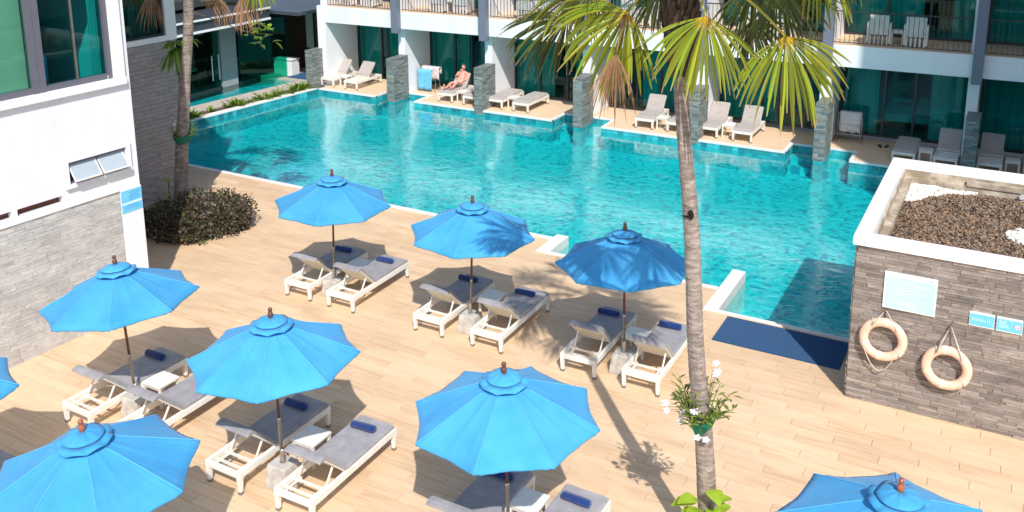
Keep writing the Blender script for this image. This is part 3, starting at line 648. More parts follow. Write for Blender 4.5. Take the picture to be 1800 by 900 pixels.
# lifebuoys
def buoy(cx,cz,rx,peak,seed,lab,loop):
    b=empty('lifebuoy',(cx,BY0-.11,cz),label=lab,cat='lifebuoy',group='lifebuoys on the slate wall')
    R,r=.29,.072; n,k_=48,14
    mb=MB(); n0=0
    for i in range(n):
        a=2*PI*i/n
        for k in range(k_):
            p=2*PI*k/k_; q=r*(1+.015*math.sin(a*5+seed)); mb.v.append(((R+q*math.cos(p))*math.cos(a),q*.85*math.sin(p),(R+q*math.cos(p))*math.sin(a)))
    for i in range(n):
        for k in range(k_): mb.f.append((i*k_+k,((i+1)%n)*k_+k,((i+1)%n)*k_+(k+1)%k_,i*k_+(k+1)%k_)); mb.mi.append(0)
    mb.build('ring','buoy',b,smooth=True)
    for a0 in (PI/2-.1+.25*seed,PI+.35,-PI/2-.15,-.45):
        mb=MB(); m_=5
        for i in range(m_):
            a=a0+(-.11+.22*i/(m_-1))
            for k in range(k_): p=2*PI*k/k_; q=r+.004; mb.v.append(((R+q*math.cos(p))*math.cos(a),q*.85*math.sin(p),(R+q*math.cos(p))*math.sin(a)))
        for i in range(m_-1):
            for k in range(k_): mb.f.append((i*k_+k,(i+1)*k_+k,(i+1)*k_+(k+1)%k_,i*k_+(k+1)%k_)); mb.mi.append(0)
        mb.build('band','buoyband',b,smooth=True)
    pk=(0,.06,peak-cz); mb=MB()
    A=(R*math.cos(2.15),-.09,R*math.sin(2.15)+.02); Bp=(R*math.cos(.75),-.09,R*math.sin(.75)+.02)
    mb.tube([(A[0]-.02,.0,A[2]+.07),A,(A[0]*.5,-.02,A[2]+(pk[2]-A[2])*.5),pk,(Bp[0]*.5,-.02,Bp[2]+(pk[2]-Bp[2])*.5),Bp,(Bp[0]+.02,0,Bp[2]+.07)],.011,6); mb.build('hanging_rope','rope',b,smooth=True)
    mb=MB(); mb.tube([(0,.10,pk[2]),(0,-.0,pk[2]+.01)],.014,8); mb.build('hook','metal',b)
    if loop:
        mb=MB(); pts=[]
        for i in range(15): t=i/14; x=-.29+t*(.50); z=-.09-.08*t-.42*math.sin(PI*t)**.8; pts.append((x,-.06+.07*math.sin(PI*t),z))
        mb.tube(pts,.009,6); mb.build('loose_rope','rope',b,smooth=True)
    mb=MB(); mb.blob((.27,-.05,-.19),(.03,.025,.03),8,5,.1); mb.build('knot','rope',b,smooth=True)
buoy(-1.46,1.19,0,1.67,0,'faded orange lifebuoy with slack rope loop hanging below the large notice board',True)
buoy(-.52,.95,0,1.63,1,'faded orange lifebuoy hung lower from a tall triangle of rope, nearer the picture edge',False)
# ================================================================ hotel building
hotel=empty('hotel_building',(0,28.7,0),label='long white hotel block behind the pool with green glazed rooms and balconies',cat='building')
H0=Vector((0,28.7,0))
def hb(mb,x0,y0,z0,x1,y1,z1,tilt=True):   # world coordinates in, local out, storey lines follow zs()
    t=zs if tilt else (lambda x:0)
    y0-=28.7;y1-=28.7
    return mb.hexa([(x0,y0,z0+t(x0)),(x1,y0,z0+t(x1)),(x1,y1,z0+t(x1)),(x0,y1,z0+t(x0)),(x0,y0,z1+t(x0)),(x1,y0,z1+t(x1)),(x1,y1,z1+t(x1)),(x0,y1,z1+t(x0))])
HX0,HX1=-24.65,7.0
WY=30.75
m=MB()
for z0,z1 in ((2.56,3.20),(5.95,6.6),(9.3,10.0)): hb(m,HX0,28.70,z0,HX1,37,z1)
m.build('balcony_slab','white',hotel)
wx=[(-24.652,-24.25)]+[(x-.09,x+.21) for x in PX[1:]]+[(6.6,7.0)]
m=MB()
for a,b in wx:
    hb(m,a,29.0 if a>-24.6 else 28.702,-.05,b,36.9,2.559); hb(m,a,28.95,3.201,b,36.9,5.949); hb(m,a,28.95,6.601,b,36.9,9.299)
m.build('party_wall','white',hotel)
m=MB(); hb(m,HX0+.01,36.95,-.05,HX1,37.2,10); m.build('back_wall','white',hotel)
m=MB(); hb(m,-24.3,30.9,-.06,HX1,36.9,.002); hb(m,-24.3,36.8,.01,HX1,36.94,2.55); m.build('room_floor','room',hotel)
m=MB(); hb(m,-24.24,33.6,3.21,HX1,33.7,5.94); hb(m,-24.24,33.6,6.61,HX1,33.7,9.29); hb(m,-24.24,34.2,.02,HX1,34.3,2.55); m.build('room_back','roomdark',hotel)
m=MB(); hb(m,-24.24,28.75,3.2012,HX1,30.7,3.215); m.build('balcony_floor','terrace',hotel)
col=MB().box(-.135,-.26,0,.135,-.002,8.1).mesh('column','column')
for x in PX[1:]+[6.7]: link('column',col,hotel,(x+.13,0,2.42+zs(x)))
# window walls: posts, rails, glass, curtains
def window(parent,x0,x1,z0,z1,posts,tint,hollow=None):
    fr=MB(); hb(fr,x0,WY-.06,z1-.09,x1,WY+.03,z1); hb(fr,x0,WY-.06,z0,x1,WY+.03,z0+.07)
    for p in posts: hb(fr,p-.035,WY-.061,z0+.071,p+.035,WY+.031,z1-.091)
    f=fr.build('window','darkframe',parent)
    for i in range(len(posts)-1):
        if hollow and i in hollow: continue
        g=MB(); hb(g,posts[i]+.036,WY-.02,z0+.072,posts[i+1]-.036,WY-.01,z1-.092); g.build('pane',tint,f)
def curtain(parent,x0,x1,z0,z1,y,amp=.05,mt='curtain'):
    n=max(6,int((x1-x0)/.045)); mb=MB(); rg=random.Random(int(x0*10)); ph=0; pts=[]
    for i in range(n+1):
        ph+=rg.uniform(.6,1.25); pts.append((x0+(x1-x0)*i/n,y+amp*math.sin(ph)))
    k=len(pts); 
    for z in (z0,z1):
        for (x,yy) in pts: mb.v.append((x,yy-28.7,z+zs(x)))
    for z in (z0,z1):
        for (x,yy) in pts: mb.v.append((x,yy-28.7+.012,z+zs(x)))
    for i in range(k-1): mb.f+=[(i,i+1,k+i+1,k+i),(2*k+i+1,2*k+i,3*k+i,3*k+i+1)]; mb.mi+=[0,0]
    mb.build('curtain',mt,parent,smooth=True)
rg=random.Random(12)
bays=[(wx[i][1],wx[i+1][0]) for i in range(len(wx)-1)]
cfg={0:([0,.37,.66,1],[(0,.34),(.40,.64)],None),1:([0,.33,.55,1],[(0,.50),(.60,1)],None),2:([0,.3,.62,1],[(0,.45),(.66,1)],None),
     3:([0,.2,.28,.52,1],[(.3,1)],None),4:([0,.4,.55,.8,1],[(0,.55)],None),5:([0,.36,.6,1],[(.02,.32),(.70,1)],None),6:([0,.5,1],[(0,1)],None),7:([0,.5,1],[(0,1)],None)}
for i,(a,b) in enumerate(bays):
    P,Cc,hl=cfg[i]; w=b-a
    window(hotel,a,b,.0,2.557,[a+.035+(w-.07)*p for p in P],'teal',hl)
    for c0,c1 in Cc: curtain(hotel,a+w*c0+.05,a+w*c1-.05,.03,2.5,WY+.22)
    for zz in (3.216,6.62):
        window(hotel,a,b,zz,zz+2.7,[a+.035,a+w*.33,a+w*.66,b-.035],'teal')
        curtain(hotel,a+.05,a+w*rg.uniform(.35,.8),zz+.03,zz+2.65,WY+.22); curtain(hotel,a+w*.82,b-.05,zz+.03,zz+2.65,WY+.22)
# railings
bal=MB().box(-.007,-.007,0,.007,.007,.93).mesh('baluster','darkframe')
balw=MB().box(-.009,-.009,0,.009,.009,.93).mesh('baluster','greyframe')
for i,(a,b) in enumerate(bays[:7]):
    mid=(a+b)/2; r=empty('balcony_railing',(mid,28.84,3.2+zs(mid)),label='dark metal balcony railing, '+['beside the restaurant','above the bay with the blue towel','left of the dark drooping palm leaf','behind the two left palm leaves','behind the two right palm leaves','in front of two white chairs at upper right','cut by the right picture edge'][i],cat='railing',group='balcony railings')
    mb=MB(); mb.bar((a-mid,0,1.0+zs(a)-zs(mid)),(b-mid,0,1.0+zs(b)-zs(mid)),.05,.03); mb.build('top_rail','darkframe',r)
    mb=MB(); mb.bar((a-mid,0,.07+zs(a)-zs(mid)),(b-mid,0,.07+zs(b)-zs(mid)),.035,.02); mb.build('bottom_rail','darkframe',r)
    n=int((b-a)/.13)
    for k in range(n): x=a+(b-a)*(k+.5)/n-mid; link('baluster',bal if i>3 else balw,r,(x,0,.075+.006*x))
mb=MB()
for a,b in bays[:7]:
    for zz in (7.55,6.75): hb(mb,a,28.82,zz,b,28.86,zz+.04)
    for k in range(22): x=a+(b-a)*(k+.5)/22; hb(mb,x-.01,28.83,6.6,x+.01,28.85,7.55)
mb.build('upper_railing','darkframe',hotel)
# stone piers
def pier(x,i):
    h=1.50+zs(x)*1.2
    labs=['slate clad pier at far left corner of the pool beside the restaurant','slate clad pier standing in the water left of the blue towel','slate clad pier hiding a lounger beside the sunbather','slate clad pier in the water behind the drooping brown palm leaf','slate clad pier just right of the leaning palm trunk','slate clad pier in the water under the right palm leaf','slate clad pier between two taupe loungers at right']
    y0=28.06
    p=empty('stone_pier',(x,y0,0),label=labs[i],cat='pier',group='slate piers along the pool edge')
    mb=MB(); mb.box(.02,.02,-.14,.31,.92,h-.012); mb.build('core','mortar_dark',p)
    mb=MB(); mb.box(.015,.015,-.81,.315,.925,-.145); mb.build('submerged_foot','pool_wall',p)
    mb=MB(); r_=random.Random(40+i); z=-.14
    while z<h-.05:
        hh=min(r_.uniform(.04,.075),h-.03-z)
        for side in range(4):
            L=.33 if side in(0,2) else .94; u=0
            while u<L-.01:
                l=min(r_.uniform(.12,.4),L-u); l=L-u if L-u-l<.05 else l; t=r_.uniform(0,.014)
                if side==0: mb.box(u,-t,z,u+l-.003,.02,z+hh-.003)
                if side==1: mb.box(.31,u,z,.33+t,u+l-.003,z+hh-.003)
                if side==2: mb.box(u,.92,z,u+l-.003,.94+t,z+hh-.003)
                if side==3: mb.box(-t,u,z,.02,u+l-.003,z+hh-.003)
                u+=l
        z+=hh
    mb.build('slate_cladding','slate_blue',p,kind='stuff')
    mb=MB(); mb.box(-.012,-.012,h-.028,.342,.952,h); mb.build('cap','slate_blue',p)
for i,x in enumerate(PX[:7]): pier(x,i)
# bed glimpsed in the open room
bd=empty('hotel_bed',(-2.95,33.0,0),label='white made bed seen through the dark glass left of the right slate pier',cat='bed')
mb=MB(); mb.box(-.8,-1,.1,.9,1,.36); mb.build('base','brownwall',bd)
mb=MB(); mb.box(-.85,-1.05,.36,.95,1,.62); mb.build('mattress','whitecloth',bd,bevel=.05)
for x in (-.75,.1): mb=MB(); mb.box(x,.45,.63,x+.65,.9,.82); mb.build('pillow','whitecloth',bd,bevel=.06)
# ---- restaurant at the far left
res=empty('restaurant_pavilion',(-27.2,23,0),label='dark roofed glass walled restaurant beside the far pool corner',cat='building')
def rb_(mb,x0,y0,z0,x1,y1,z1):
    if x0>=-27.7 and x1<=-27.1: x0-=.65; x1-=.65
    return mb.box(x0+27.2,y0-23,z0,x1+27.2,y1-23,z1)
m=MB(); rb_(m,-27.28,15,-.3,-27.2,27.2,.02); rb_(m,-27.28,15,2.55,-27.14,29.0,2.66); g_=m.build('window','darkframe',res)
for y0,y1 in ((15,20.4),(20.46,22.6),(22.66,24.6),(24.66,26.5)):
    m=MB(); rb_(m,-27.25,y0,.025,-27.235,y1,2.545); m.build('pane','green',g_)
for y in (24.55,24.72,26.0,26.35):
    m=MB(); m.tube([(-.56,y-23,.35),(-.56,y-23,1.35)],.022,6); m.build('door_handle','whitetrim',g_)
m=MB(); rb_(m,-27.6,26.56,-.05,-27.18,27.4,2.549); m.build('pillar','greywall',res)
m=MB(); a_=(-27.75+27.2,27.45-23); b__=(-26.78+27.2,29.12-23); m.hexa([(a_[0],a_[1],.02),(b__[0],b__[1],.02),(b__[0]-.013,b__[1]+.008,.02),(a_[0]-.013,a_[1]+.008,.02),(a_[0],a_[1],2.54),(b__[0],b__[1],2.54),(b__[0]-.013,b__[1]+.008,2.54),(a_[0]-.013,a_[1]+.008,2.54)]); m.build('pane','green',g_)
m=MB(); rb_(m,-34,15,2.90,-26.5,28.0,3.05); rb_(m,-26.56,15,2.66,-26.5,28.0,2.899); rb_(m,-34,28.001,2.85,-25.0,31.5,2.98); m.build('roof','roofdark',res)
m=MB(); rb_(m,-26.495,15,2.62,-26.44,28.01,2.70); rb_(m,-26.495,15,3.06,-26.42,28.01,3.12); m.build('gutter','whitetrim',res)
m=MB(); rb_(m,-33,15,.0,-32.8,31,2.9); rb_(m,-33,30.9,0,-28.1,31.1,2.84); m.build('back_wall','roomdark',res)
m=MB(); rb_(m,-28.05,30.85,0,-27.2,31.0,2.84); rb_(m,-26.6,30.85,0,-24.7,31.0,2.84); m.build('timber_wall','brownwall',res)
m=MB(); rb_(m,-27.19,30.8,.0,-26.61,30.86,2.84); d_=m.build('door','darkframe',res)
m=MB(); rb_(m,-27.1,30.797,.95,-26.7,30.799,2.5); m.build('door_panel','blind',d_)
m=MB(); rb_(m,-34,14.8,3.2,-28.6,30,3.5); rb_(m,-34,14.8,3.5,-29.4,30,9.0); m.build('upper_storey','roomdark',res)
m=MB()
for k in range(6): rb_(m,-29.399,15.2+2.4*k,4.3,-29.34,17.3+2.4*k,6.6)
m.build('upper_window','darkteal',res)
ct=empty('serving_counter',(-27.05,29.55,0),label='white counter at the restaurant entrance beside the blue mat',cat='counter')
m=MB(); m.box(-.65,-.2,0,.35,.25,.66); m.build('body','whitetrim',ct); m=MB(); m.box(-.68,-.24,.661,.38,.28,.70); m.build('top','whitetrim',ct)
PLACE=['just behind the restaurant door handles','near the grey pillar inside','beside the palm trunk behind the restaurant glass','deepest in the dark restaurant','right of the grey restaurant pillar']
for j,(x,y) in enumerate(((-28.9,24.2),(-28.9,25.7),(-29.2,22.9),(-30.4,24.9),(-29.2,28.0))):
    tb=empty('dining_table',(x,y,0),label='pale square dining table '+PLACE[j],cat='table',group='restaurant tables behind green glass')
    m=MB(); m.box(-.38,-.38,.71,.38,.38,.75); m.build('tabletop','whitetrim',tb); m=MB(); m.box(-.04,-.04,0,.04,.04,.71); m.build('leg','brownwall',tb)
    for sx,sy in ((-.62,0),(.62,.05)):
        c=empty('dining_chair',(x+sx,y+sy,0),label='brown dining chair, '+('near' if sx>0 else 'far')+' side of the table '+PLACE[j],cat='chair',group='restaurant chairs behind green glass')
        m=MB(); m.box(-.2,-.2,.42,.2,.2,.46); m.build('seat','wood',c); m=MB()
        s_=1 if sx>0 else -1
        for k in range(3): m.box(.17*s_-.02,-.2,.55+.13*k,.17*s_+.02,.2,.62+.13*k)
        m.build('backrest','louvrewood',c)
        for ax in (-.18,.18):
            for ay in (-.18,.18): m=MB(); m.box(ax-.02,ay-.02,0,ax+.02,ay+.02,.42 if ax*s_<0 else .9); m.build('leg','wood',c)
# ================================================================ loungers
def lounger(name,L=1.93,W=.66,hinge=.75,ang=45,mode='full',bend=True,fabric='mattress',**k):
    """head end at -y, foot end at +y; ang = backrest angle"""
    root=empty(name,(0,0,0),**k); hy=L/2; hx=W/2
    yh=-hy+hinge
    for sx in (-1,1):
        m=MB(); m.box(sx*hx-(.05 if sx>0 else 0),-hy,.255,sx*hx+(0 if sx>0 else .05),hy,.355); m.build('side_rail','frame',root,bevel=.006)
    for y in (-hy,hy-.05):
        m=MB(); m.box(-hx+.052,y,.262,hx-.052,y+.05,.35); m.build('end_rail','frame',root,bevel=.005)
    for sx in (-1,1):
        for sy in (-1,1):
            m=MB(); x=sx*(hx-.033); y=sy*(hy-.04)
            m.hexa([(x-.026,y-.026,.04),(x+.026,y-.026,.04),(x+.026,y+.026,.04),(x-.026,y+.026,.04),(x-.032,y-.038,.254),(x+.032,y-.038,.254),(x+.032,y+.038,.254),(x-.032,y+.038,.254)])
            lg=m.build('leg','frame',root,bevel=.004)
            m=MB(); m.box(x-.028,y-.028,0,x+.028,y+.028,.041); m.build('foot_cap','rubber',lg)
    if ang>5:
        for y in (-hy+.17,-hy+.36):
            m=MB(); m.box(-hx+.052,y-.014,.275,hx-.052,y+.014,.305); m.build('crossbar','frame',root)
        for sx in (-1,1):
            m=MB(); m.box(sx*(hx-.13)-.013,-hy+.055,.272,sx*(hx-.13)+.013,yh-.05,.30) if False else m.bar((sx*(hx-.12),-hy+.05,.29),(sx*(hx-.12),-hy+.42,.29),.026); m.build('support_rail','frame',root)
    m=MB()
    n=int((hy-yh)/.11)
    for i in range(n): y=yh+.03+(hy-.05-yh-.03)*i/n; m.box(-hx+.053,y,.318,hx-.053,y+.07,.336)
    m.build('seat_slats','frame',root)
    a=math.radians(ang); bl=hinge-.04 if ang<5 else .60
    if mode=='short': bl=.66
    dy,dz=-math.cos(a),math.sin(a); z0=.36
    # backrest frame and panel
    if ang>5:
        for sx in (-1,1):
            m=MB(); m.bar((sx*(hx-.045),yh,z0-.005),(sx*(hx-.045),yh+dy*bl,z0+dz*bl),.03,.035); m.build('backrest_rail','frame',root)
        m=MB(); ny,nz=-dz,dy  # underside normal
        p0=(yh,z0-.012);p1=(yh+dy*bl,z0+dz*bl-.012); t=.014
        m.hexa([(-hx+.065,p0[0],p0[1]),(hx-.065,p0[0],p0[1]),(hx-.065,p1[0],p1[1]),(-hx+.065,p1[0],p1[1]),(-hx+.065,p0[0],p0[1]+t),(hx-.065,p0[0],p0[1]+t),(hx-.065,p1[0],p1[1]+t),(-hx+.065,p1[0],p1[1]+t)]); m.build('back_panel','backpanel',root)
        for sx in (-1,1):
            yb=max(yh+dy*.30-.14,-hy+.12)
            m=MB(); m.bar((sx*(hx-.09),yh+dy*.27,z0+dz*.27-.02),(sx*(hx-.09),yb,.30),.022); m.build('strut','frame',root)
    # mattress profile (top line), going foot -> head
    th=.062; xs_=[-1,-.96,.96,1]
    prof=[]
    if mode!='short':
        prof=[(hy-.015,.362),(hy-.03,.405),(hy-.06,.422),((hy+yh)/2,.424),(yh+.06,.422),(yh-.005,.436)]
    else:
        prof=[(yh-.01,.40),(yh-.03,.43)]
    if ang>5:
        for s in (.12,.3,bl-.06,bl): prof.append((yh+dy*s+dz*th*.9,z0+dz*s+(-dy)*th*.95+.0))
        if bend: 
            e=prof[-1]; prof+= [(e[0]-.04,e[1]+.016),(e[0]-.09,e[1]+.014),(e[0]-.14,e[1]-.004),(e[0]-.155,e[1]-.03)]
        else:
            e=prof[-1]; prof+=[(e[0]+dy*.05+.0,e[1]+dz*.03),(e[0]+dy*.06+.03,e[1]+dz*.02-.02)]
    else: prof+= [(-hy+.06,.424),(-hy+.03,.405),(-hy+.015,.362)]
    # offset inward for underside
    top=[Vector((0,y,z)) for y,z in prof]; und=[]
    for i,p in enumerate(top):
        d=(top[min(i+1,len(top)-1)]-top[max(i-1,0)]).normalized(); nn=Vector((0,-d.z,d.y)); nn=nn if nn.z<0 or (abs(nn.z)<.2) else -nn
        nn=Vector((0,d.z,-d.y)); 
        if nn.z>0: nn=-nn
        q=p+nn*(th*(.35 if i in (0,len(top)-1) else .95)); q.z=max(q.z,.358) ; und.append(q)
    m=MB(); hw_=hx-.018; cols=[-hw_,-hw_+.012,-hw_+.04,-hw_*.33,hw_*.33,hw_-.04,hw_-.012,hw_]; drop=[.022,.008,0,0,0,0,.008,.022]
    rgm=random.Random(5); nc=len(cols)
    for i,p in enumerate(top):
        for c,dr in zip(cols,drop): m.v.append((c,p.y,p.z-dr+rgm.uniform(-.003,.003)))
    nb=len(m.v)
    for i,p in enumerate(und):
        for c in cols: m.v.append((c,p.y,min(p.z,top[i].z-.02)))
    k=len(top)
    for i in range(k-1):
        for j in range(nc-1):
            m.f.append((i*nc+j,i*nc+j+1,(i+1)*nc+j+1,(i+1)*nc+j)); m.f.append((nb+i*nc+j+1,nb+i*nc+j,nb+(i+1)*nc+j,nb+(i+1)*nc+j+1)); m.mi+=[0,0]
        m.f.append((i*nc,(i+1)*nc,nb+(i+1)*nc,nb+i*nc)); m.f.append(((i+1)*nc+nc-1,i*nc+nc-1,nb+i*nc+nc-1,nb+(i+1)*nc+nc-1)); m.mi+=[0,0]
    m.f.append(tuple([j for j in range(nc)][::-1]+[nb+j for j in range(nc)])); m.f.append(tuple([(k-1)*nc+j for j in range(nc)]+[nb+(k-1)*nc+j for j in range(nc)][::-1])); m.mi+=[0,0]
    m.build('mattress',fabric,root,smooth=False)
    return root
def put(proto,first,x,y,rz,label,group):
    o=proto if first else copy_tree(proto)
    o.location=(x,y,0); o.rotation_euler=(0,0,rz); o['label']=label; o['group']=group; return o
G1='grey sun loungers on the wooden deck'
main=lounger('sun_lounger',cat='sun lounger')
R1,R2=13.33+.965,8.23+.965
deckL=[(-12.34,R1,'white framed grey lounger, left one under the parasol nearest the bush'),
(-11.25,R1,'white framed grey lounger, right one under the parasol nearest the bush, half in sun'),
(-9.17,R1,'white framed grey lounger, left one under the middle parasol of the poolside row'),
(-7.92,R1,'white framed grey lounger, right one under the middle parasol of the poolside row'),
(-6.11,R1,'white framed grey lounger, left one under the parasol touching the palm trunk'),
(-4.97,R1,'white framed grey lounger partly hidden by the leaning palm trunk'),
(-12.30,R2,'white framed grey lounger nearest the pale stone wall, towel at its shaded foot'),
(-11.07,R2,'white framed grey lounger whose foot end goes under the second front parasol'),
(-9.19,R2,'white framed grey lounger in shade under the parasol at lower centre left, dark mattress'),
(-7.92,R2,'white framed grey lounger in full sun with bright blue towel at lower centre left'),
(-5.60,R2,'grey lounger mostly hidden under the large parasol at bottom centre'),
(-4.48,R2,'grey lounger cut by the bottom edge, right of the bottom centre parasol pole'),
(-12.1,6.03,'grey lounger corner at the left picture edge behind the lowest parasol')]
for i,(x,y,l) in enumerate(deckL): put(main,i==0,x,y,rnd.uniform(-.012,.012),l,G1)
# terrace loungers (head end towards the building)
G2='loungers on the pool terrace'
raised=lounger('terrace_lounger',L=1.62,W=.64,hinge=.62,ang=52,bend=False,fabric='mattress_taupe',cat='sun lounger')
back=lounger('terrace_lounger',L=1.62,W=.64,hinge=.80,ang=48,mode='short',bend=False,fabric='mattress_taupe',cat='sun lounger')
flatl=lounger('terrace_lounger',L=1.62,W=.64,hinge=.62,ang=0,bend=False,fabric='mattress_taupe',cat='sun lounger')
TLY=28.5+.81
T=[(back,-24.11,'white terrace lounger against the white wall, cushion only on its raised back'),(back,-22.95,'white terrace lounger, cushion only on its back, beside the slate pier in the water'),
(raised,-18.55,'terrace lounger with the sunbathing man on it'),(flatl,-17.45,'flat terrace lounger half hidden behind the slate pier beside the sunbather'),
(flatl,-16.44,'flat grey terrace lounger just right of the slate pier beside the sunbather'),(flatl,-15.37,'flat grey terrace lounger nearest the brown palm leaf'),
(raised,-10.75,'terrace lounger with raised back, left of the leaning palm trunk'),(flatl,-9.62,'flat terrace lounger half hidden behind the leaning palm trunk'),
(raised,-8.55,'raised terrace lounger right of the pier by the palm trunk'),(raised,-7.45,'terrace lounger with raised back, under the right palm leaf tips'),
(flatl,-2.72,'low flat taupe terrace lounger in shade beside a pair of slippers'),(back,-1.58,'shaded terrace lounger with bare white seat, left of the right slate pier'),
(back,-.47,'shaded terrace lounger with bare white seat, right of the right slate pier'),(back,.68,'shaded terrace lounger cut by the right picture edge')]
used=set()
for p,x,l in T:
    put(p,id(p) not in used,x,TLY+rnd.uniform(-.03,.03),PI+rnd.uniform(-.03,.03),l,G2); used.add(id(p))
# side tables
def table(name,s=.42,h=.38):
    r=empty(name,(0,0,0),cat='table'); m=MB(); m.box(-s/2,-s/2,h-.035,s/2,s/2,h); m.build('tabletop','frame',r,bevel=.006)
    m=MB(); 
    for a in (-1,1): m=MB(); m.box(-s/2+.015,a*(s/2-.03)-.012,h-.075,s/2-.015,a*(s/2-.03)+.012,h-.036); m.build('apron','frame',r)
    for a in (-1,1):
        for b in (-1,1): m=MB(); m.box(a*(s/2-.03)-.02,b*(s/2-.03)-.02,0,a*(s/2-.03)+.02,b*(s/2-.03)+.02,h-.036); m.build('leg','frame',r)
    return r
tb=table('side_table')
TT=[(-11.80,14.68,'white square side table between the pair of loungers nearest the bush'),(-8.55,14.68,'white square side table under the middle parasol of the poolside row'),(-5.51,14.56,'white square side table under the parasol touching the palm trunk'),
(-11.77,9.42,'white square side table under the parasol nearest the pale stone wall'),(-8.57,9.38,'white square side table half in sun at lower centre left'),(-5.08,9.62,'white square side table beside the bottom centre parasol pole')]
for i,(x,y,l) in enumerate(TT): put(tb,i==0,x,y,0,l,'side tables under the parasols')
tt=table('side_table',.38,.42)
T2=[(-23.53,28.95,'small white table between the first two terrace loungers'),(-18.0,28.9,'small white table beside the sunbather'),(-15.9,29.0,'small white table between the flat loungers at centre'),(-10.18,28.85,'small white table just left of the leaning trunk on the terrace'),(-8.0,28.95,'small white table with a towel between two raised loungers'),(-2.15,28.9,'small white table in shade left of the right slate pier'),(.1,28.95,'small white table in shade near the right picture edge')]
for i,(x,y,l) in enumerate(T2): put(tt,i==0,x,y,0,l,'small tables on the terrace')
# rolled towels
def roll(x,y,z,rz,l,first=[None]):
    if first[0] is None:
        m=MB(); n=14; L=.42; rings=[]
        prof=[(-L/2,.028),(-L/2+.012,.047),(-L/2+.04,.054),(-.06,.053),(.05,.056),(L/2-.04,.054),(L/2-.012,.047),(L/2,.028)]
        for xx,r in prof:
            for k in range(n): a=2*PI*k/n; m.v.append((xx,r*1.15*math.cos(a),r*math.sin(a)))
        for i in range(len(prof)-1):
            for k in range(n): m.f.append((i*n+k,(i+1)*n+k,(i+1)*n+(k+1)%n,i*n+(k+1)%n)); m.mi.append(0)
        m.f.append(tuple(range(n))); m.f.append(tuple((len(prof)-1)*n+k for k in reversed(range(n)))); m.mi+=[0,0]
        first[0]=m.mesh('rolled_towel','towel',smooth=True)
    link('rolled_towel',first[0],None,(x,y,z),(rnd.uniform(0,1),0,rz),label=l,cat='towel',group='navy rolled towels at the foot of the loungers')
names=['nearest the bush','in sun, beside the side table near the bush','in shade under the middle poolside parasol','on the right lounger of the middle poolside pair','in shade left of the palm trunk','partly behind the leaning palm trunk','nearest the pale stone wall',None,'in shade at lower centre left','bright blue in full sun at lower centre left','mostly hidden under the bottom centre parasol','in sun at the bottom edge right of the pole']
for i,(x,y,l) in enumerate(deckL[:12]):
    if names[i]: roll(x-.04+rnd.uniform(-.04,.04),y+.62+rnd.uniform(-.04,.03),.476,rnd.uniform(-.12,.08),'rolled navy towel on the lounger '+names[i])
# ================================================================ parasols
def canopy_mesh(R=1.18,zr=1.98,za=2.50,seed=0):
    m=MB(); rg=random.Random(seed); nr=10; na=24; rows=[]
    for i in range(nr+1):
        t=(i+.6)/(nr+.6) if i else .04
        row=[]
        for s in range(8):
            for k in range(na):
                f=k/na; a=(s+f)*PI/4; e=math.sin(PI*f)
                chord=math.cos(PI/8)/math.cos((f-.5)*PI/4)
                rr=R*t*(chord-.036*e*t**3)
                z=za-(za-zr)*(t**1.04)- .026*e*t*(1-.3*t) +.005*math.sin(f*PI*4+s*1.7+seed)*e*t*t
                # fold lines fanning out from the corners
                w=math.exp(-((f)*3.2)**2)+math.exp(-((1-f)*3.2)**2)
                z+=.005*w*math.sin(14*min(f,1-f)*PI)*t**1.6
                for c_,w_,am in ((.085,.022,-.007),(.915,.022,-.007),(.19,.03,-.005),(.81,.03,-.005),(.5,.10,.010)):
                    z+=am*math.exp(-((f-c_)/w_)**2)*(t**1.2 if am<0 else math.sin(PI*min(1,t*1.05)))
                row.append((rr*math.cos(a),rr*math.sin(a),z))
        rows.append(row)
    n=8*na
    for r in rows: m.v+=r
    for i in range(nr):
        for k in range(n): m.f.append((i*n+k,(i+1)*n+k,(i+1)*n+(k+1)%n,i*n+(k+1)%n)); m.mi.append(0)
    # small hem turned down
    b=len(m.v); last=rows[-1]; m.v+=[(x*.998,y*.998,z-.022) for x,y,z in last]
    for k in range(n): m.f.append((nr*n+k,b+k,b+(k+1)%n,nr*n+(k+1)%n)); m.mi.append(0)
    return m
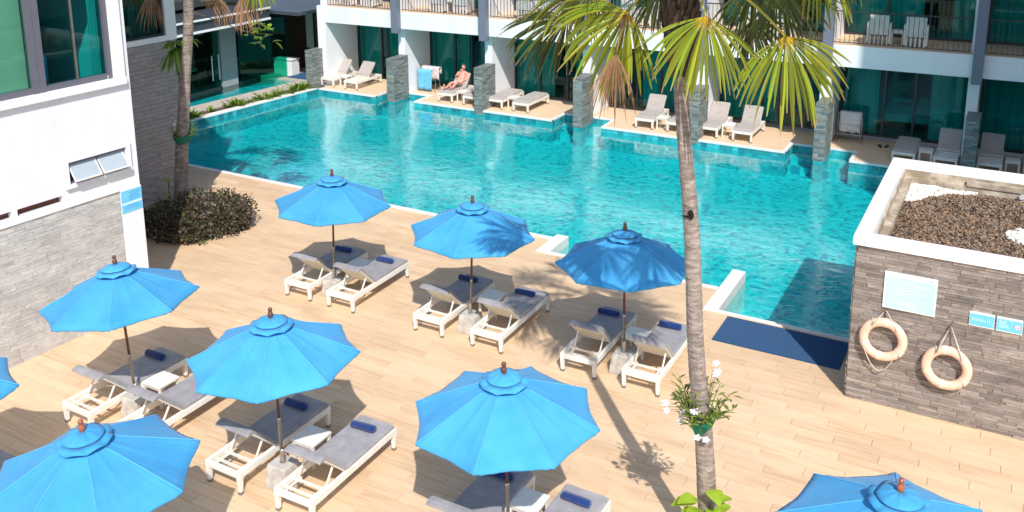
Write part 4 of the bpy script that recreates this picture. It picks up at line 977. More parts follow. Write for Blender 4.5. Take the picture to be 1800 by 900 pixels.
def parasol(seed,wood):
    r=empty('parasol',(0,0,0),cat='parasol')
    c=canopy_mesh(seed=seed).build('canopy','canopy',r,smooth=False)
    me=c.data; me.polygons.foreach_set('use_smooth',[True]*len(me.polygons))
    sol=c.modifiers.new('thick','SOLIDIFY'); sol.thickness=.004
    # vent cap: disc plus wavy flap
    m=MB(); n=64; prof=[(.02,2.560),(.10,2.546),(.17,2.522),(.222,2.50)]
    for q,z in prof:
        for k in range(n): a=2*PI*k/n; s=(k/n*8)%1; m.v.append((q*(1-.02*math.sin(PI*s))*math.cos(a),q*(1-.02*math.sin(PI*s))*math.sin(a),z-.006*math.sin(PI*s)))
    for k in range(n):
        a=2*PI*k/n; s=(k/n*8)%1; w=math.sin(PI*s); q=.20; m.v.append((q*math.cos(a),q*math.sin(a),2.478))
    for k in range(n):
        a=2*PI*k/n; s=(k/n*8)%1; w=math.sin(PI*s); q=.285+.018*w; m.v.append((q*math.cos(a),q*math.sin(a),2.418+.040*w))
    for i in (0,1,2,4):
        for k in range(n): m.f.append((i*n+k,(i+1)*n+k,(i+1)*n+(k+1)%n,i*n+(k+1)%n)); m.mi.append(0)
    v=m.build('vent_cap','canopy',r,smooth=True); sol=v.modifiers.new('thick','SOLIDIFY'); sol.thickness=.004
    m=MB(); m._lathe([(.015,2.54),(.030,2.56),(.038,2.595),(.030,2.628),(.018,2.638),(.028,2.652),(.031,2.67),(.022,2.69),(.006,2.697)],14,(0,0,0)); m.build('finial',wood,r,smooth=True)
    for k in range(8):
        a=k*PI/4; mb=MB(); pts=[]
        for j in range(8): t=.26+.73*j/7; pts.append((1.178*t*math.cos(a),1.178*t*math.sin(a),2.503-.52*t**1.04+.002))
        mb.tube(pts,.007,4); mb.build('seam','canopy_seam',r)
    m=MB(); m._lathe([(.021,.95),(.021,2.5)],10,(0,0,0)); m.build('pole','wood',r,smooth=True)
    m=MB(); m._lathe([(.024,.40),(.024,1.0),(.028,1.001),(.028,1.05),(.02,1.051)],10,(0,0,0)); m.build('lower_pole','metal',r,smooth=True)
    for k in range(8):
        a=k*PI/4; m=MB(); m.bar((.03*math.cos(a),.03*math.sin(a),2.46),(1.165*math.cos(a),1.165*math.sin(a),1.955),.018,.014); rib=m.build('rib','wood',r)
        m=MB(); m.bar((.04*math.cos(a),.04*math.sin(a),1.93),(.6*math.cos(a),.6*math.sin(a),2.195),.014,.012); m.build('strut','wood',rib)
    m=MB(); m._lathe([(.04,1.88),(.05,1.9),(.05,1.96),(.035,1.98)],12,(0,0,0)); m.build('hub','wood',r)
    return r
def pbase():
    r=empty('base',(0,0,0)); m=MB()
    m.hexa([(-.21,-.19,0),(.21,-.19,0),(.21,.19,0),(-.21,.19,0),(-.16,-.15,.36),(.16,-.15,.36),(.16,.15,.36),(-.16,.15,.36)]); m.build('block','concrete',r,bevel=.02)
    m=MB(); m._lathe([(.045,.355),(.045,.37),(.035,.375),(.035,.56),(.03,.565)],12,(0,0,0)); m.build('sleeve','metal',r); return r
pb=pbase()
UM=[(-11.80,13.85,.03,.0,24.3,0,'parasol at left of the poolside row, nearest the bush'),
(-8.55,13.85,.03,.0,15.5,0,'middle parasol of the poolside row, right half shaded by palm leaves'),
(-5.47,13.86,-.02,.02,26.2,0,'darker shaded blue parasol whose edge goes behind the palm trunk'),
(-11.76,8.93,-.075,.0,43.2,0,'tilted bright parasol beside the pale stone wall'),
(-8.52,8.72,-.02,.0,32.8,0,'bright parasol at lower centre left with wrinkled vent cap'),
(-5.04,9.00,-.014,-.012,11.9,0,'bright parasol at bottom centre seen from above'),
(-8.45,5.86,-.029,-.044,12.8,1,'large near parasol at bottom left with red brown finial'),
(-.60,8.88,.0,.0,52.2,1,'near parasol at bottom right, only its top in view'),
(-11.77,5.76,-.02,.01,42.7,0,'parasol just entering the picture at the left edge')]
for i,(x,y,tx,ty,ph,w,l) in enumerate(UM):
    u=parasol(i,'woodred' if w else 'wood'); u.location=(x,y,0); u.rotation_euler=Matrix.Rotation(0,3,'Z').to_euler()
    d=Vector((tx,ty,1)).normalized(); q=Vector((0,0,1)).rotation_difference(d)@Matrix.Rotation(math.radians(ph),3,'Z').to_quaternion(); u.rotation_euler=q.to_euler()
    u['label']='sky blue '+l if 'blue' not in l else l; u['group']='blue parasols on the deck'
    b=pb if i==0 else copy_tree(pb); b.parent=u; b.location=(0,0,0); b.rotation_euler=(q.inverted()).to_euler()

# ---- unseen block added beyond the right edge to shade the terrace's right end
rw=empty('shade_block',(4.6,17.2,0),label='tall white windowed block added out of view at right to shade the terrace end',cat='building')
m=MB(); m.box(0,0,-.1,9,9.5,19); m.build('wall','white',rw)
for fl in range(6):
    for k in range(2):
        m=MB(); m.box(-.03,1.0+4*k,.8+3.1*fl,.05,3.6+4*k,2.9+3.1*fl); w_o=m.build('window','darkframe',rw)
        m=MB(); m.box(-.036,1.1+4*k,.9+3.1*fl,-.031,3.5+4*k,2.8+3.1*fl); m.build('pane','darkteal',w_o)
# ================================================================ palms
def fan(parent,name,hub,d,s,R,span=100,nseg=44,droop=1.0,seed=0,mt='palm',stem_from=None,width=.052,ragged=.18,fuse=.36):
    """blade of a fan palm leaf: pleated segments spreading from the hub, tips hanging"""
    rg=random.Random(seed); hub=Vector(hub); d=Vector(d).normalized(); s=Vector(s); s=(s-d*s.dot(d)).normalized(); up=s.cross(d).normalized()
    m=MB(); m.uv=[]
    steps=9
    for i in range(nseg):
        a=math.radians(-span+2*span*(i+.5)/nseg+rg.uniform(-2.2,2.2)); L=R*(1-.22*abs(a/math.radians(span))**2)*rg.uniform(1-ragged,1)*(.8 if rg.random()<.12 else 1)
        dr=d*math.cos(a)+s*math.sin(a); p=hub+dr*.01; cur=dr.copy(); g=droop*rg.uniform(.35,1.35)
        side=s*math.cos(a)-d*math.sin(a); dth=math.radians(2*span/nseg); b=len(m.v)
        broke=rg.random()<.07; tw=rg.uniform(-.9,.9)
        for j in range(steps):
            t=j/(steps-1); r=L*t
            wfull=max(.004,r*math.tan(dth/2)*1.04)
            wmax=width*(1.1-.25*abs(math.sin(a)))
            wd=min(wfull,wmax) if t<.55 else min(wfull,wmax)*max(.05,(1-t)/.45)**.8
            n_=cur.cross(side).normalized(); sd=(side*math.cos(tw*t)+n_*math.sin(tw*t)); fold=.45*wd
            m.v.append(tuple(p-sd*wd+n_*(-fold if True else 0))); m.v.append(tuple(p+n_*fold*.6)); m.v.append(tuple(p+sd*wd+n_*(-fold)))
            m.uv+= [(t,0),(t,.5),(t,1)]
            grav=g*(.50*max(0,t-.03) if t<.45 else .17)*(2.2 if (broke and t>.5) else 1)
            cur=(cur+Vector((0,0,-1))*grav+ Vector((rg.uniform(-1,1),rg.uniform(-1,1),0))*.02).normalized()
            side=(side-cur*side.dot(cur)).normalized(); p=p+cur*(L/(steps-1))
        for j in range(steps-1):
            k=b+3*j; m.f+=[(k,k+3,k+4,k+1),(k+1,k+4,k+5,k+2)]; m.mi+=[0,0]
    o=m.build(name,mt,parent)
    if stem_from is not None:
        a=Vector(stem_from); mid=(a+hub)/2+Vector((0,0,.16*(hub-a).length)); pts=[a.lerp(mid,t)*(1-t)+mid.lerp(hub,t)*t for t in [k/7 for k in range(8)]]
        m=MB(); m.tube(pts,[.022-.010*k/7 for k in range(8)],6); m.build('petiole','petiole' if mt!='dead' else 'dead',o,smooth=True)
    return o
def trunk(parent,pts,rad,mt='bark',seed=0,n=16,step=.055):
    """ringed trunk along a polyline"""
    pts=[Vector(p) for p in pts]; rg=random.Random(seed); P=[];Rr=[]
    seg=[(pts[i+1]-pts[i]).length for i in range(len(pts)-1)]; tot=sum(seg); k=int(tot/step)
    def at(t):
        # catmull-like smooth sample
        x=t*(len(pts)-1); i=min(int(x),len(pts)-2); f=x-i
        p0=pts[max(i-1,0)];p1=pts[i];p2=pts[i+1];p3=pts[min(i+2,len(pts)-1)]
        return .5*((2*p1)+(p2-p0)*f+(2*p0-5*p1+4*p2-p3)*f*f+(3*p1-p0-3*p2+p3)*f**3), rad[i]*(1-f)+rad[i+1]*f
    m=MB(); b=0; rows=0
    for q in range(k+1):
        c,r=at(q/k)
        for zz,rr in ((0,1.012),(.4,1.01),(.55,.985),(.85,.992)):
            c2,r2=at(min(1,(q+zz)/k))
            for j in range(n):
                a=2*PI*j/n; w=1+.03*math.sin(3*a+q*.21)+rg.uniform(-.02,.02)
                m.v.append((c2.x+r2*rr*w*math.cos(a),c2.y+r2*rr*w*math.sin(a),c2.z+.012*math.sin(2*a+q*.7)))
            rows+=1
    for i in range(rows-1):
        for j in range(n): m.f.append((i*n+j,i*n+(j+1)%n,(i+1)*n+(j+1)%n,(i+1)*n+j)); m.mi.append(0)
    m.f.append(tuple((rows-1)*n+j for j in range(n))); m.mi.append(0)
    return m.build('trunk',mt,parent,smooth=False),at
Z=Vector((0,0,1))
palm=empty('palm_tree',(-2.62,9.92,0),label='tall leaning fan palm in front of the pool with drooping yellow green leaves',cat='palm tree')
def L_(p): return Vector(p)-Vector((-2.62,9.92,0))
tk,at=trunk(palm,[L_(p) for p in [(-2.62,9.92,-.02),(-2.77,9.9,.9),(-2.87,9.88,1.95),(-3.0,9.86,3.05),(-3.10,9.86,4.45),(-3.23,9.88,5.45),(-3.32,9.9,6.35),(-3.38,9.9,7.3)]],[.16,.118,.106,.097,.090,.080,.085,.10],seed=2)
m=MB(); c=L_((-3.045,9.76,4.66)); c=c+Vector((-.045,.005,0)); m.blob(c,(.03,.02,.06),8,6,.5); m.blob(c+Vector((-.05,.0,-.03)),(.06,.014,.014),6,4,.4); m.build('trunk_hole','hole',tk)
# fibrous boots below the crown
m=MB(); rg=random.Random(3)
for k in range(260):
    t=rg.random(); z=6.25+t*1.25; cx=-3.31-.045*(z-6.3); a=k*2.399; r=.085+.085*min(1,(z-6.2)*1.6)+rg.uniform(0,.025); wd=rg.uniform(.03,.055)
    c=L_((cx+r*math.cos(a),9.9+r*math.sin(a),z)); o=Vector((math.cos(a),math.sin(a),0)); t_=Vector((-math.sin(a),math.cos(a),0)); l=rg.uniform(.10,.20); out=rg.uniform(.02,.06)
    m.hexa([c-t_*wd-o*.05-Z*l*.3,c+t_*wd-o*.05-Z*l*.3,c+t_*wd+o*.005-Z*l*.35,c-t_*wd+o*.005-Z*l*.35,c-t_*wd*.5+o*(out-.02)+Z*l,c+t_*wd*.5+o*(out-.02)+Z*l,c+t_*wd*.5+o*out+Z*l,c-t_*wd*.5+o*out+Z*l])
m.build('crown_fibre','fibre',palm,kind='stuff')
CR=L_((-3.38,9.9,7.45)); cr=Vector((.876,.482,0))     # sideways as seen from the pool deck
F_list=[((-3.87,9.7,6.92),(-.62,-.5,-.85),cr,1.08,78,34,'palm',11),
((-2.83,9.2,7.02),(.10,-.6,-1),cr,.98,70,32,'palm',12),
((-2.14,9.7,6.79),(.40,-.3,-1),cr,1.04,76,34,'palm',13),
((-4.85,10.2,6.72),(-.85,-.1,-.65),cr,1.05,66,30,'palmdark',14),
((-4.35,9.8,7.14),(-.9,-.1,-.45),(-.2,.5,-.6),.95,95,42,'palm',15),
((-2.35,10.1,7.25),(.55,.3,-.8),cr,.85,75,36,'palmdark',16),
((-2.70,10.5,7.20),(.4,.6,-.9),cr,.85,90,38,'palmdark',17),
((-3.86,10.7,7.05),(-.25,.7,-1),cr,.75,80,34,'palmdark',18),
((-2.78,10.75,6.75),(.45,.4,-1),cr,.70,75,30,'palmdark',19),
((-2.0,10.3,7.5),(.7,.3,-.5),cr,.8,80,34,'palm',20),
((-4.2,10.5,7.5),(-.8,.6,-.1),(.5,.8,0),1.0,100,40,'palm',21),
((-3.2,9.3,8.0),(.1,-.8,.3),(1,0,0),1.0,100,38,'palm',22),
((-4.1,9.5,8.0),(-.7,-.5,.5),(.5,-.7,0),1.0,100,38,'palm',23),
((-2.3,9.0,8.3),(.5,-.8,.25),(1,.3,0),1.1,100,38,'palm',61),((-1.5,9.2,8.4),(.9,-.4,.2),(.3,.9,0),1.1,100,38,'palm',62),((-1.9,9.9,8.5),(.9,.1,.35),(0,1,0),1.1,105,38,'palm',63),((-2.6,9.6,8.8),(.3,-.3,.9),(1,0,0),1.0,90,34,'palm',64),((-1.4,9.9,8.2),(1,.4,.0),(-.4,1,0),1.0,100,36,'palm',65),
((-3.4,10.8,8.1),(.0,.9,.4),(1,0,0),1.0,100,38,'palm',24),
((-2.6,10.3,8.3),(.7,.4,.7),(.4,-.8,0),1.0,100,38,'palm',25),
((-3.5,9.9,8.6),(-.1,0,1),(1,.2,0),.9,80,34,'palm',26)]
for h,d,s,R,sp,n,mt,sd in F_list:
    fan(palm,'frond',L_(h),d,s,R,sp,n,1.0,sd,mt,CR+Vector((h[0]+3.38,h[1]-9.9,0))*.1)
o=fan(palm,'dead_frond',L_((-3.88,9.40,6.50)),(-.12,.0,-1),cr,.85,38,40,1.2,31,'dead',L_((-3.87,9.6,6.9)),.024,.35); o['label']='dry brown hanging palm leaf'
# ---- second palm, beside the bush
p1=empty('palm_tree',(-18.12,15.66,0),label='slender palm rising from the bush at left, dry brown leaves hanging from its top',cat='palm tree')
def K_(p): return Vector(p)-Vector((-18.12,15.66,0))
trunk(p1,[K_(p) for p in [(-18.15,15.66,-.02),(-18.12,15.68,.9),(-18.04,15.76,2.02),(-17.92,15.86,3.3),(-17.75,15.95,4.7),(-17.62,16.0,6.1)]],[.19,.165,.15,.135,.12,.12],seed=5)
CR1=K_((-17.6,16.0,6.3))
for h,d,s,R,sp,n,mt,sd in [((-18.25,15.4,5.62),(-.15,-.2,-1),cr,.98,42,34,'dead',41),((-16.46,15.8,5.62),(.1,-.1,-1),cr,.85,38,32,'dead',42),((-15.95,16.0,5.62),(.25,0,-1),cr,1.0,48,36,'dead',43),((-16.9,15.9,5.75),(.1,-.1,-1),cr,.55,50,26,'dead',47),
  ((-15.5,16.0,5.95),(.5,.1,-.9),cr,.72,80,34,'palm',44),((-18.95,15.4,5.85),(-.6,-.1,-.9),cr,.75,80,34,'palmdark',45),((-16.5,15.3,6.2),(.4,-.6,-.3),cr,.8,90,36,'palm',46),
  ((-18.4,16.6,6.4),(-.6,.6,-.1),(.6,.6,0),1.0,95,36,'palm',48),((-17.2,17.0,6.6),(.3,.9,.2),(1,-.3,0),1.0,95,36,'palm',49),((-16.6,16.4,6.9),(.8,.3,.3),(-.3,.9,0),1.0,95,36,'palm',50),((-18.2,15.6,7.2),(-.5,-.4,.7),(.6,-.6,0),1.0,95,36,'palm',51),((-17.5,16.1,7.4),(.1,.2,1),(1,0,0),.9,80,30,'palm',52)]:
    o=fan(p1,'dead_frond' if mt=='dead' else 'frond',K_(h),d,s,R,sp,n,1.5 if mt=='dead' else 1.0,sd,mt,CR1,.024 if mt=='dead' else .028,.3 if mt=='dead' else .1)
# ================================================================ small plants
def blades(m,c,n,L,spread,wd,rg,up=1.0,curl=.6):
    c=Vector(c)
    for i in range(n):
        a=rg.uniform(0,2*PI); o=Vector((math.cos(a),math.sin(a),0)); el=rg.uniform(.25,1.2)*up; d=(o*spread+Z*el).normalized(); s=o.cross(Z); l=L*rg.uniform(.6,1.15); p=c+o*rg.uniform(0,.05); b=len(m.v)
        for j in range(5):
            t=j/4; w=wd*math.sin(PI*(.12+.86*t))**.8 if t<1 else .001; m.v+=[tuple(p-s*w),tuple(p+s*w)]; d=(d-Z*curl*.28*(1+t)).normalized(); p=p+d*l/4
        for j in range(4): k=b+2*j; m.f.append((k,k+1,k+3,k+2)); m.mi.append(0)
def orchid(loc,r,n,lab,flowers,seed,big=1.0):
    rg=random.Random(seed); o=empty('orchid_plant',loc,label=lab,cat='plant',group='orchids tied to palm trunks')
    m=MB(); m._lathe([(r*.95,-.16),(r*1.22,-.10),(r*1.5,-.01),(r*1.62,.05),(r*1.50,.055),(r*1.3,-.02)],14,(0,0,0))
    for k,v in enumerate(m.v): a=math.atan2(v[1],v[0]); m.v[k]=(v[0]*(1+.1*math.sin(3*a)),v[1]*(1+.1*math.sin(3*a)),v[2]+.03*math.sin(2*a+1)+rg.uniform(-.008,.008))
    m.build('net_wrap','net',o)
    m=MB()
    for k in range(n):
        a=rg.uniform(0,2*PI); h=rg.uniform(.08,.42)*big; base=Vector((r*1.3*math.cos(a),r*1.3*math.sin(a),.0)); tip=base+Vector((math.cos(a)*rg.uniform(.05,.28)*big,math.sin(a)*rg.uniform(.05,.28)*big,h))
        m.tube([base,base.lerp(tip,.5)+Z*.03,tip],[.008,.007,.004],5); 
        for t in (.35,.6,.8,.95): blades(m,base.lerp(tip,t),2,.11*big,1,.014*big,rg,.9,.5)
    m.build('leaves','orchidleaf',o,kind='stuff')
    for (fx,fy,fz) in flowers:
        m=MB(); c=Vector((fx,fy,fz)); st=Vector((fx*.35,fy*.35,.02))
        fl=MB()
        for q in range(1):
            cc=c+Vector((rg.uniform(-.05,.05),rg.uniform(-.05,.05),rg.uniform(-.05,.05)))
            for k in range(5):
                a=k*2*PI/5+q; e=Vector((math.cos(a)*.876,math.cos(a)*.48,math.sin(a))); f_=Vector((.3,-.8,.4)); w=f_.cross(e).normalized()*.016
                fl.add([cc,cc+e*.026-w*1.3,cc+e*.052,cc+e*.026+w*1.3,cc+f_*.01],[(0,1,2,3)])
        fo=fl.build('flower','petal',o)
        m.tube([st,(st+c)/2+Vector((0,0,.06)),c],[.004,.003,.002],4); m.build('flower_stem','stem',fo)
orchid((-2.90,9.88,2.10),.115,34,'orchid with white flowers in green net tied round the leaning palm trunk',[(-.36,-.22,.16),(-.40,-.2,.20),(-.34,-.22,.11),(-.17,-.14,.12),(-.14,-.24,.02),(-.20,-.22,.06),(-.15,-.2,.10),(-.02,-.2,.26),(-.04,-.22,.20),(.10,.05,.62),(.12,.03,.56),(.16,.10,.72),(.10,-.22,-.10),(.06,-.23,-.11)],61)
orchid((-18.03,15.76,2.02),.15,16,'orchid with green net round the slender palm at left above the bush',[(-.1,-.12,.42),(.0,-.2,.40)],62,.9)
# large leaved climber at the foot of the main palm
cl=empty('climbing_plant',(-2.80,9.9,.7),label='bright lime large leaved climber low on the leaning palm trunk at bottom edge',cat='plant')
def bigleaf(parent,c,dirv,L,W,nm='leaf',mt='lime'):
    d=Vector(dirv).normalized(); s=d.cross(Z).normalized(); n_=s.cross(d).normalized(); m=MB(); ks=[0,.12,.3,.5,.7,.86,1]; ws=[.05,.62,1,.95,.7,.38,.0]
    for t,w in zip(ks,ws):
        c0=Vector(c)+d*L*t-Z*.35*L*t*t+n_*.0; m.v+=[tuple(c0-s*W/2*w+n_*.10*W*w),tuple(c0),tuple(c0+s*W/2*w+n_*.10*W*w)]
    for i in range(len(ks)-1): k=3*i; m.f+=[(k,k+3,k+4,k+1),(k+1,k+4,k+5,k+2)]; m.mi+=[0,0]
    return m.build(nm,mt,parent,smooth=True)
rg=random.Random(71)
for k in range(22):
    a=rg.uniform(-2.6,.9); z=rg.uniform(-.3,.56); bigleaf(cl,(.12*math.cos(a),.12*math.sin(a),z),(math.cos(a),math.sin(a),rg.uniform(.0,.7)),rg.uniform(.24,.36),rg.uniform(.16,.23))
m=MB(); m.tube([(.17,-.05,-.7),(.16,-.09,-.3),(.14,-.1,.0),(.08,-.13,.35)],.012,6); m.build('stem','stem',cl)
# hanging ferns and leaf sprays on palm 1
f1=empty('hanging_fern',(-18.3,16.0,4.35),label='bright hanging fern on the left side of the slender palm trunk',cat='plant')
m=MB(); rg=random.Random(81)
blades(m,(0,0,0),46,.42,1,.03,rg,.5,.9); blades(m,(0,0,-.15),46,.75,.5,.035,rg,-.2,1.2); blades(m,(.35,.1,.1),20,.4,.9,.025,rg,.4,.9); m.build('leaves','leafy',f1,kind='stuff')
f2=empty('leafy_shrub',(-16.4,17.0,0),label='lime leafy spray beside the hanging brown palm leaves',cat='plant')
for k in range(30): bigleaf(f2,(rg.uniform(-.32,.32),rg.uniform(-.25,.25),4.55+rg.uniform(-.28,.28)),(rg.uniform(-1,1),rg.uniform(-1,1),rg.uniform(-.3,.6)),.26,.11,'leaf','lime')
m=MB(); m.tube([(-1.3,-1.1,5.2),(-.9,-.8,5.0),(-.3,-.2,4.6),(.2,.2,4.5)],.014,6); m.build('stem','stem',f2)
f2['label']='lime leafy epiphyte spray hanging beside the brown palm leaves'
f3=empty('young_climber',(-18.35,15.45,.55),label='small bright leafy shoot low on the slender palm above the bush',cat='plant')
for k in range(9): bigleaf(f3,(rg.uniform(-.05,.1),rg.uniform(-.08,.08),rg.uniform(-.3,.35)),(rg.uniform(-1,.4),rg.uniform(-1,.3),rg.uniform(.1,.9)),.22,.09)
m=MB(); m.tube([(0,0,-.6),(.02,.0,0),(0,.02,.35)],.01,5); m.build('stem','stem',f3)
# bush
bu=empty('bush',(-16.98,15.08,0),label='dense dark purple green bush round the foot of the slender palm',cat='bush')
rg=random.Random(91); m=MB()
lob=[(-.75,-.75,.42,.75),(-.1,-1.0,.45,.72),(.6,-.75,.40,.65),(.95,.1,.5,.72),(.75,.85,.55,.75),(.1,1.05,.5,.75),(-.7,.6,.5,.8),(0,0,.55,.95),(-1.1,-.1,.42,.7),(1.15,.6,.45,.55),(-1.2,-1.0,.35,.6)]
for i in range(20000):
    c=lob[rg.randrange(len(lob))]; v=Vector((rg.gauss(0,1),rg.gauss(0,1),rg.gauss(0,1))).normalized(); rr=c[3]*rg.uniform(.30,1.06)**.7*(1+.34*noise.noise(v*2.8+Vector(c[:3])*3))
    p=Vector((c[0]+v.x*rr,c[1]+v.y*rr,c[2]+v.z*rr*.72))*.70
    if p.z<.02: continue
    d=(v+Vector((rg.uniform(-1,1),rg.uniform(-1,1),rg.uniform(-.3,1)))*.9).normalized(); s=d.cross(Vector((rg.uniform(-1,1),rg.uniform(-1,1),rg.uniform(-1,1)))).normalized(); l=rg.uniform(.055,.095); w=l*.36
    m.add([p,p+d*l*.5-s*w,p+d*l,p+d*l*.5+s*w],[(0,1,2,3)])
m.build('leaves','bush',bu,kind='stuff')
m=MB()
for k in range(46):
    c=lob[k%len(lob)]; a=rg.uniform(0,2*PI); m.tube([(c[0]*.4,c[1]*.4,-.02),(c[0]*.6+.1*math.cos(a),c[1]*.6+.1*math.sin(a),.3),(c[0]*.8+.35*math.cos(a),c[1]*.8+.35*math.sin(a),rg.uniform(.5,.95))],[.014,.01,.004],5)
m.build('stems','stem',bu,kind='stuff')
# planting strip
labs=['low bright shrub at the near end of the poolside strip beside the slender palm','thin upright seedling in the poolside strip','spreading green clump in the poolside strip','small green clump by the grey path','leafy clump at the middle of the poolside strip','pair of tufts in the poolside strip','bushy clump near the first slate pier','bright clump right beside the first slate pier']
for i,(y,off,n,L) in enumerate(((22.55,-.45,70,.34),(23.7,-.7,14,.3),(24.5,-.5,44,.3),(25.2,-.55,30,.24),(25.9,-.5,50,.28),(26.5,-.55,30,.24),(27.1,-.5,70,.32),(27.75,-.45,60,.32))):
    o=empty('strip_plant',(lx(y,off),y,-.03),label=labs[i],cat='plant',group='plants in the poolside strip')
    m=MB(); rg=random.Random(100+i)
    for k in range(max(1,n//8)): blades(m,(rg.uniform(-.18,.18),rg.uniform(-.4,.4),.02),11,L*1.45,.9,.032,rg,1.3,.45)
    m.build('leaves','leafy',o,kind='stuff')
# ================================================================ racks, towels, slippers
def rack(x,y,lab,h=.9,w=.72):
    r=empty('towel_rack',(x,y,0),label=lab,cat='towel rack'); 
    for s in (-1,1):
        m=MB(); m.tube([(s*w/2,-.18,0),(s*w/2,-.1,h),(s*w/2,.1,h),(s*w/2,.18,0)],.013,6); m.build('leg','metal',r,smooth=True)
    for z,yy in ((h,-.1),(h,.1),(h-.35,-.13),(.25,-.16),(.25,.16)): m=MB(); m.tube([(-w/2,yy,z),(w/2,yy,z)],.010,6); m.build('rail','metal',r)
    return r
def drape(x0,x1,y,z0,z1,mt,name,lab,th=.02,wav=.02,seed=0):
    m=MB(); n=9; rg=random.Random(seed)
    for j in range(7):
        z=z1+(z0-z1)*j/6
        for i in range(n): m.v.append((x0+(x1-x0)*i/(n-1)+.01*math.sin(j),y+wav*math.sin(i*1.7+j*.4)*(j/6+.2),z+(.02*math.sin(i*2.1) if j==6 else 0)))
    for j in range(6):
        for i in range(n-1): k=j*n+i; m.f.append((k,k+n,k+n+1,k+1)); m.mi.append(0)
    # folded over the rail and down the back
    b=len(m.v)
    for j in range(4):
        z=z1+.015-(z1-z0)*.6*j/3
        for i in range(n): m.v.append((x0+(x1-x0)*i/(n-1),y+.22-.02*(j==0)+wav*.5*math.sin(i*1.3),z))
    for j in range(3):
        for i in range(n-1): k=b+j*n+i; m.f.append((k+1,k+n+1,k+n,k)); m.mi.append(0)
    for i in range(n-1): m.f.append((i,i+1,b+i+1,b+i)); m.mi.append(0)
    o=m.build(name,mt,None,smooth=True); sm=o.modifiers.new('thick','SOLIDIFY'); sm.thickness=th; return tag(o,lab,'towel')
rack(-20.12,29.85,'metal towel rack beside the white wall left of the sunbather')
drape(-20.55,-19.9,29.62,.06,.86,'bluecloth','hanging_towel','large sky blue towel hanging in front of the rack left of the sunbather',seed=1)
drape(-20.42,-19.62,29.73,.5,.97,'pinkcloth','hanging_towel','pale pinkish towel laid over the rack behind the blue towel',seed=2)
rack(-4.5,30.25,'metal towel rack standing in front of the dark room glass near the right')
drape(-4.82,-4.18,30.13,.30,.95,'whitecloth','hanging_towel','white towels hanging on the rack under the right palm leaf',seed=3)
for i,(x,a) in enumerate(((-3.55,.5),(-3.36,-.3))):
    o=empty('slipper',(x,30.02+.05*i,0),a,label='dark slipper lying on the terrace beside the low lounger, '+('left' if i==0 else 'right')+' of the pair',cat='slipper',group='pair of slippers')
    m=MB(); m.poly([(.05*math.cos(t)*(1+.15*math.sin(t)),.13*math.sin(t)) for t in [2*PI*k/12 for k in range(12)]],0,.022); m.build('sole','black',o)
    m=MB(); m.tube([(-.045,.03,.02),(-.03,.05,.055),(.03,.05,.055),(.045,.03,.02)],.012,6); m.build('strap','black',o)
tw=MB(); tw.box(-.15,-.1,0,.15,.1,.05); tag(tw.build('folded_towel','whitecloth',bevel=.015),'white folded towel on the small table between two raised loungers','towel').location=(-7.98,28.95,.421)
# ---- balcony chairs and tables
def armchair():
    r=empty('balcony_chair',(0,0,0),cat='chair')
    m=MB(); m.hexa([(-.30,-.28,.28),(.30,-.28,.28),(.30,.28,.28),(-.30,.28,.28),(-.30,-.28,.42),(.30,-.28,.42),(.30,.28,.42),(-.30,.28,.42)]); m.build('seat','wicker',r,bevel=.03)
    m=MB(); m.hexa([(-.26,-.34,.30),(.26,-.34,.30),(.26,-.27,.30),(-.26,-.27,.30),(-.28,-.44,.90),(.28,-.44,.90),(.28,-.37,.90),(-.28,-.37,.90)]); m.build('backrest','wicker',r,bevel=.02)
    for s in (-1,1):
        m=MB(); m.hexa([(s*.30-.035,-.33,.05),(s*.30+.035,-.33,.05),(s*.30+.035,.29,.05),(s*.30-.035,.29,.05),(s*.30-.035,-.36,.66),(s*.30+.035,-.36,.66),(s*.30+.035,.29,.60),(s*.30-.035,.29,.60)]); m.build('arm','wicker',r,bevel=.02)
    m=MB()
    for k in range(5): x=-.24+.12*k; m.box(x-.03,-.335,.02,x+.03,-.30,.28)
    m.build('back_slats','wicker',r)
    return r
ac=armchair(); bt=table('balcony_table',.36,.42); first=True
spots=[(-3.76,-2.79,'at upper right, nearest the dark column'),]
bl=[(0,'over the two terrace loungers at far left'),(1,'above the blue towel bay'),(2,'above the flat terrace loungers'),(3,'behind the centre palm leaves'),(4,'behind the right palm leaves'),(5,'at upper right of the picture'),(6,'at the right picture edge')]
for i,w in bl:
    a,b=bays[i]; cx={0:-23.0,1:-18.75,5:-3.25,6:1.2}.get(i,(a+b)/2)
    for q,dx in enumerate((-.52,.50)):
        put(ac,first,cx+dx,29.45,rnd.uniform(-.1,.1),('left' if q==0 else 'right')+' white wicker armchair on the balcony '+w,'white balcony armchairs'); 
        o=[x for x in bpy.data.objects if x.name.startswith('balcony_chair')][-1] if not first else ac
        first=False
for o in [x for x in bpy.data.objects if x.name.startswith('balcony_chair')]: o.location.z=3.216+zs(o.location.x)
ft=True
for i,w in bl:
    a,b=bays[i]; cx={0:-23.0,1:-18.75,5:-3.25,6:1.2}.get(i,(a+b)/2); put(bt,ft,cx,29.5,0,'small white table between the two balcony armchairs '+w,'white balcony tables'); ft=False
for o in [x for x in bpy.data.objects if x.name.startswith('balcony_table')]: o.location.z=3.216+zs(o.location.x)
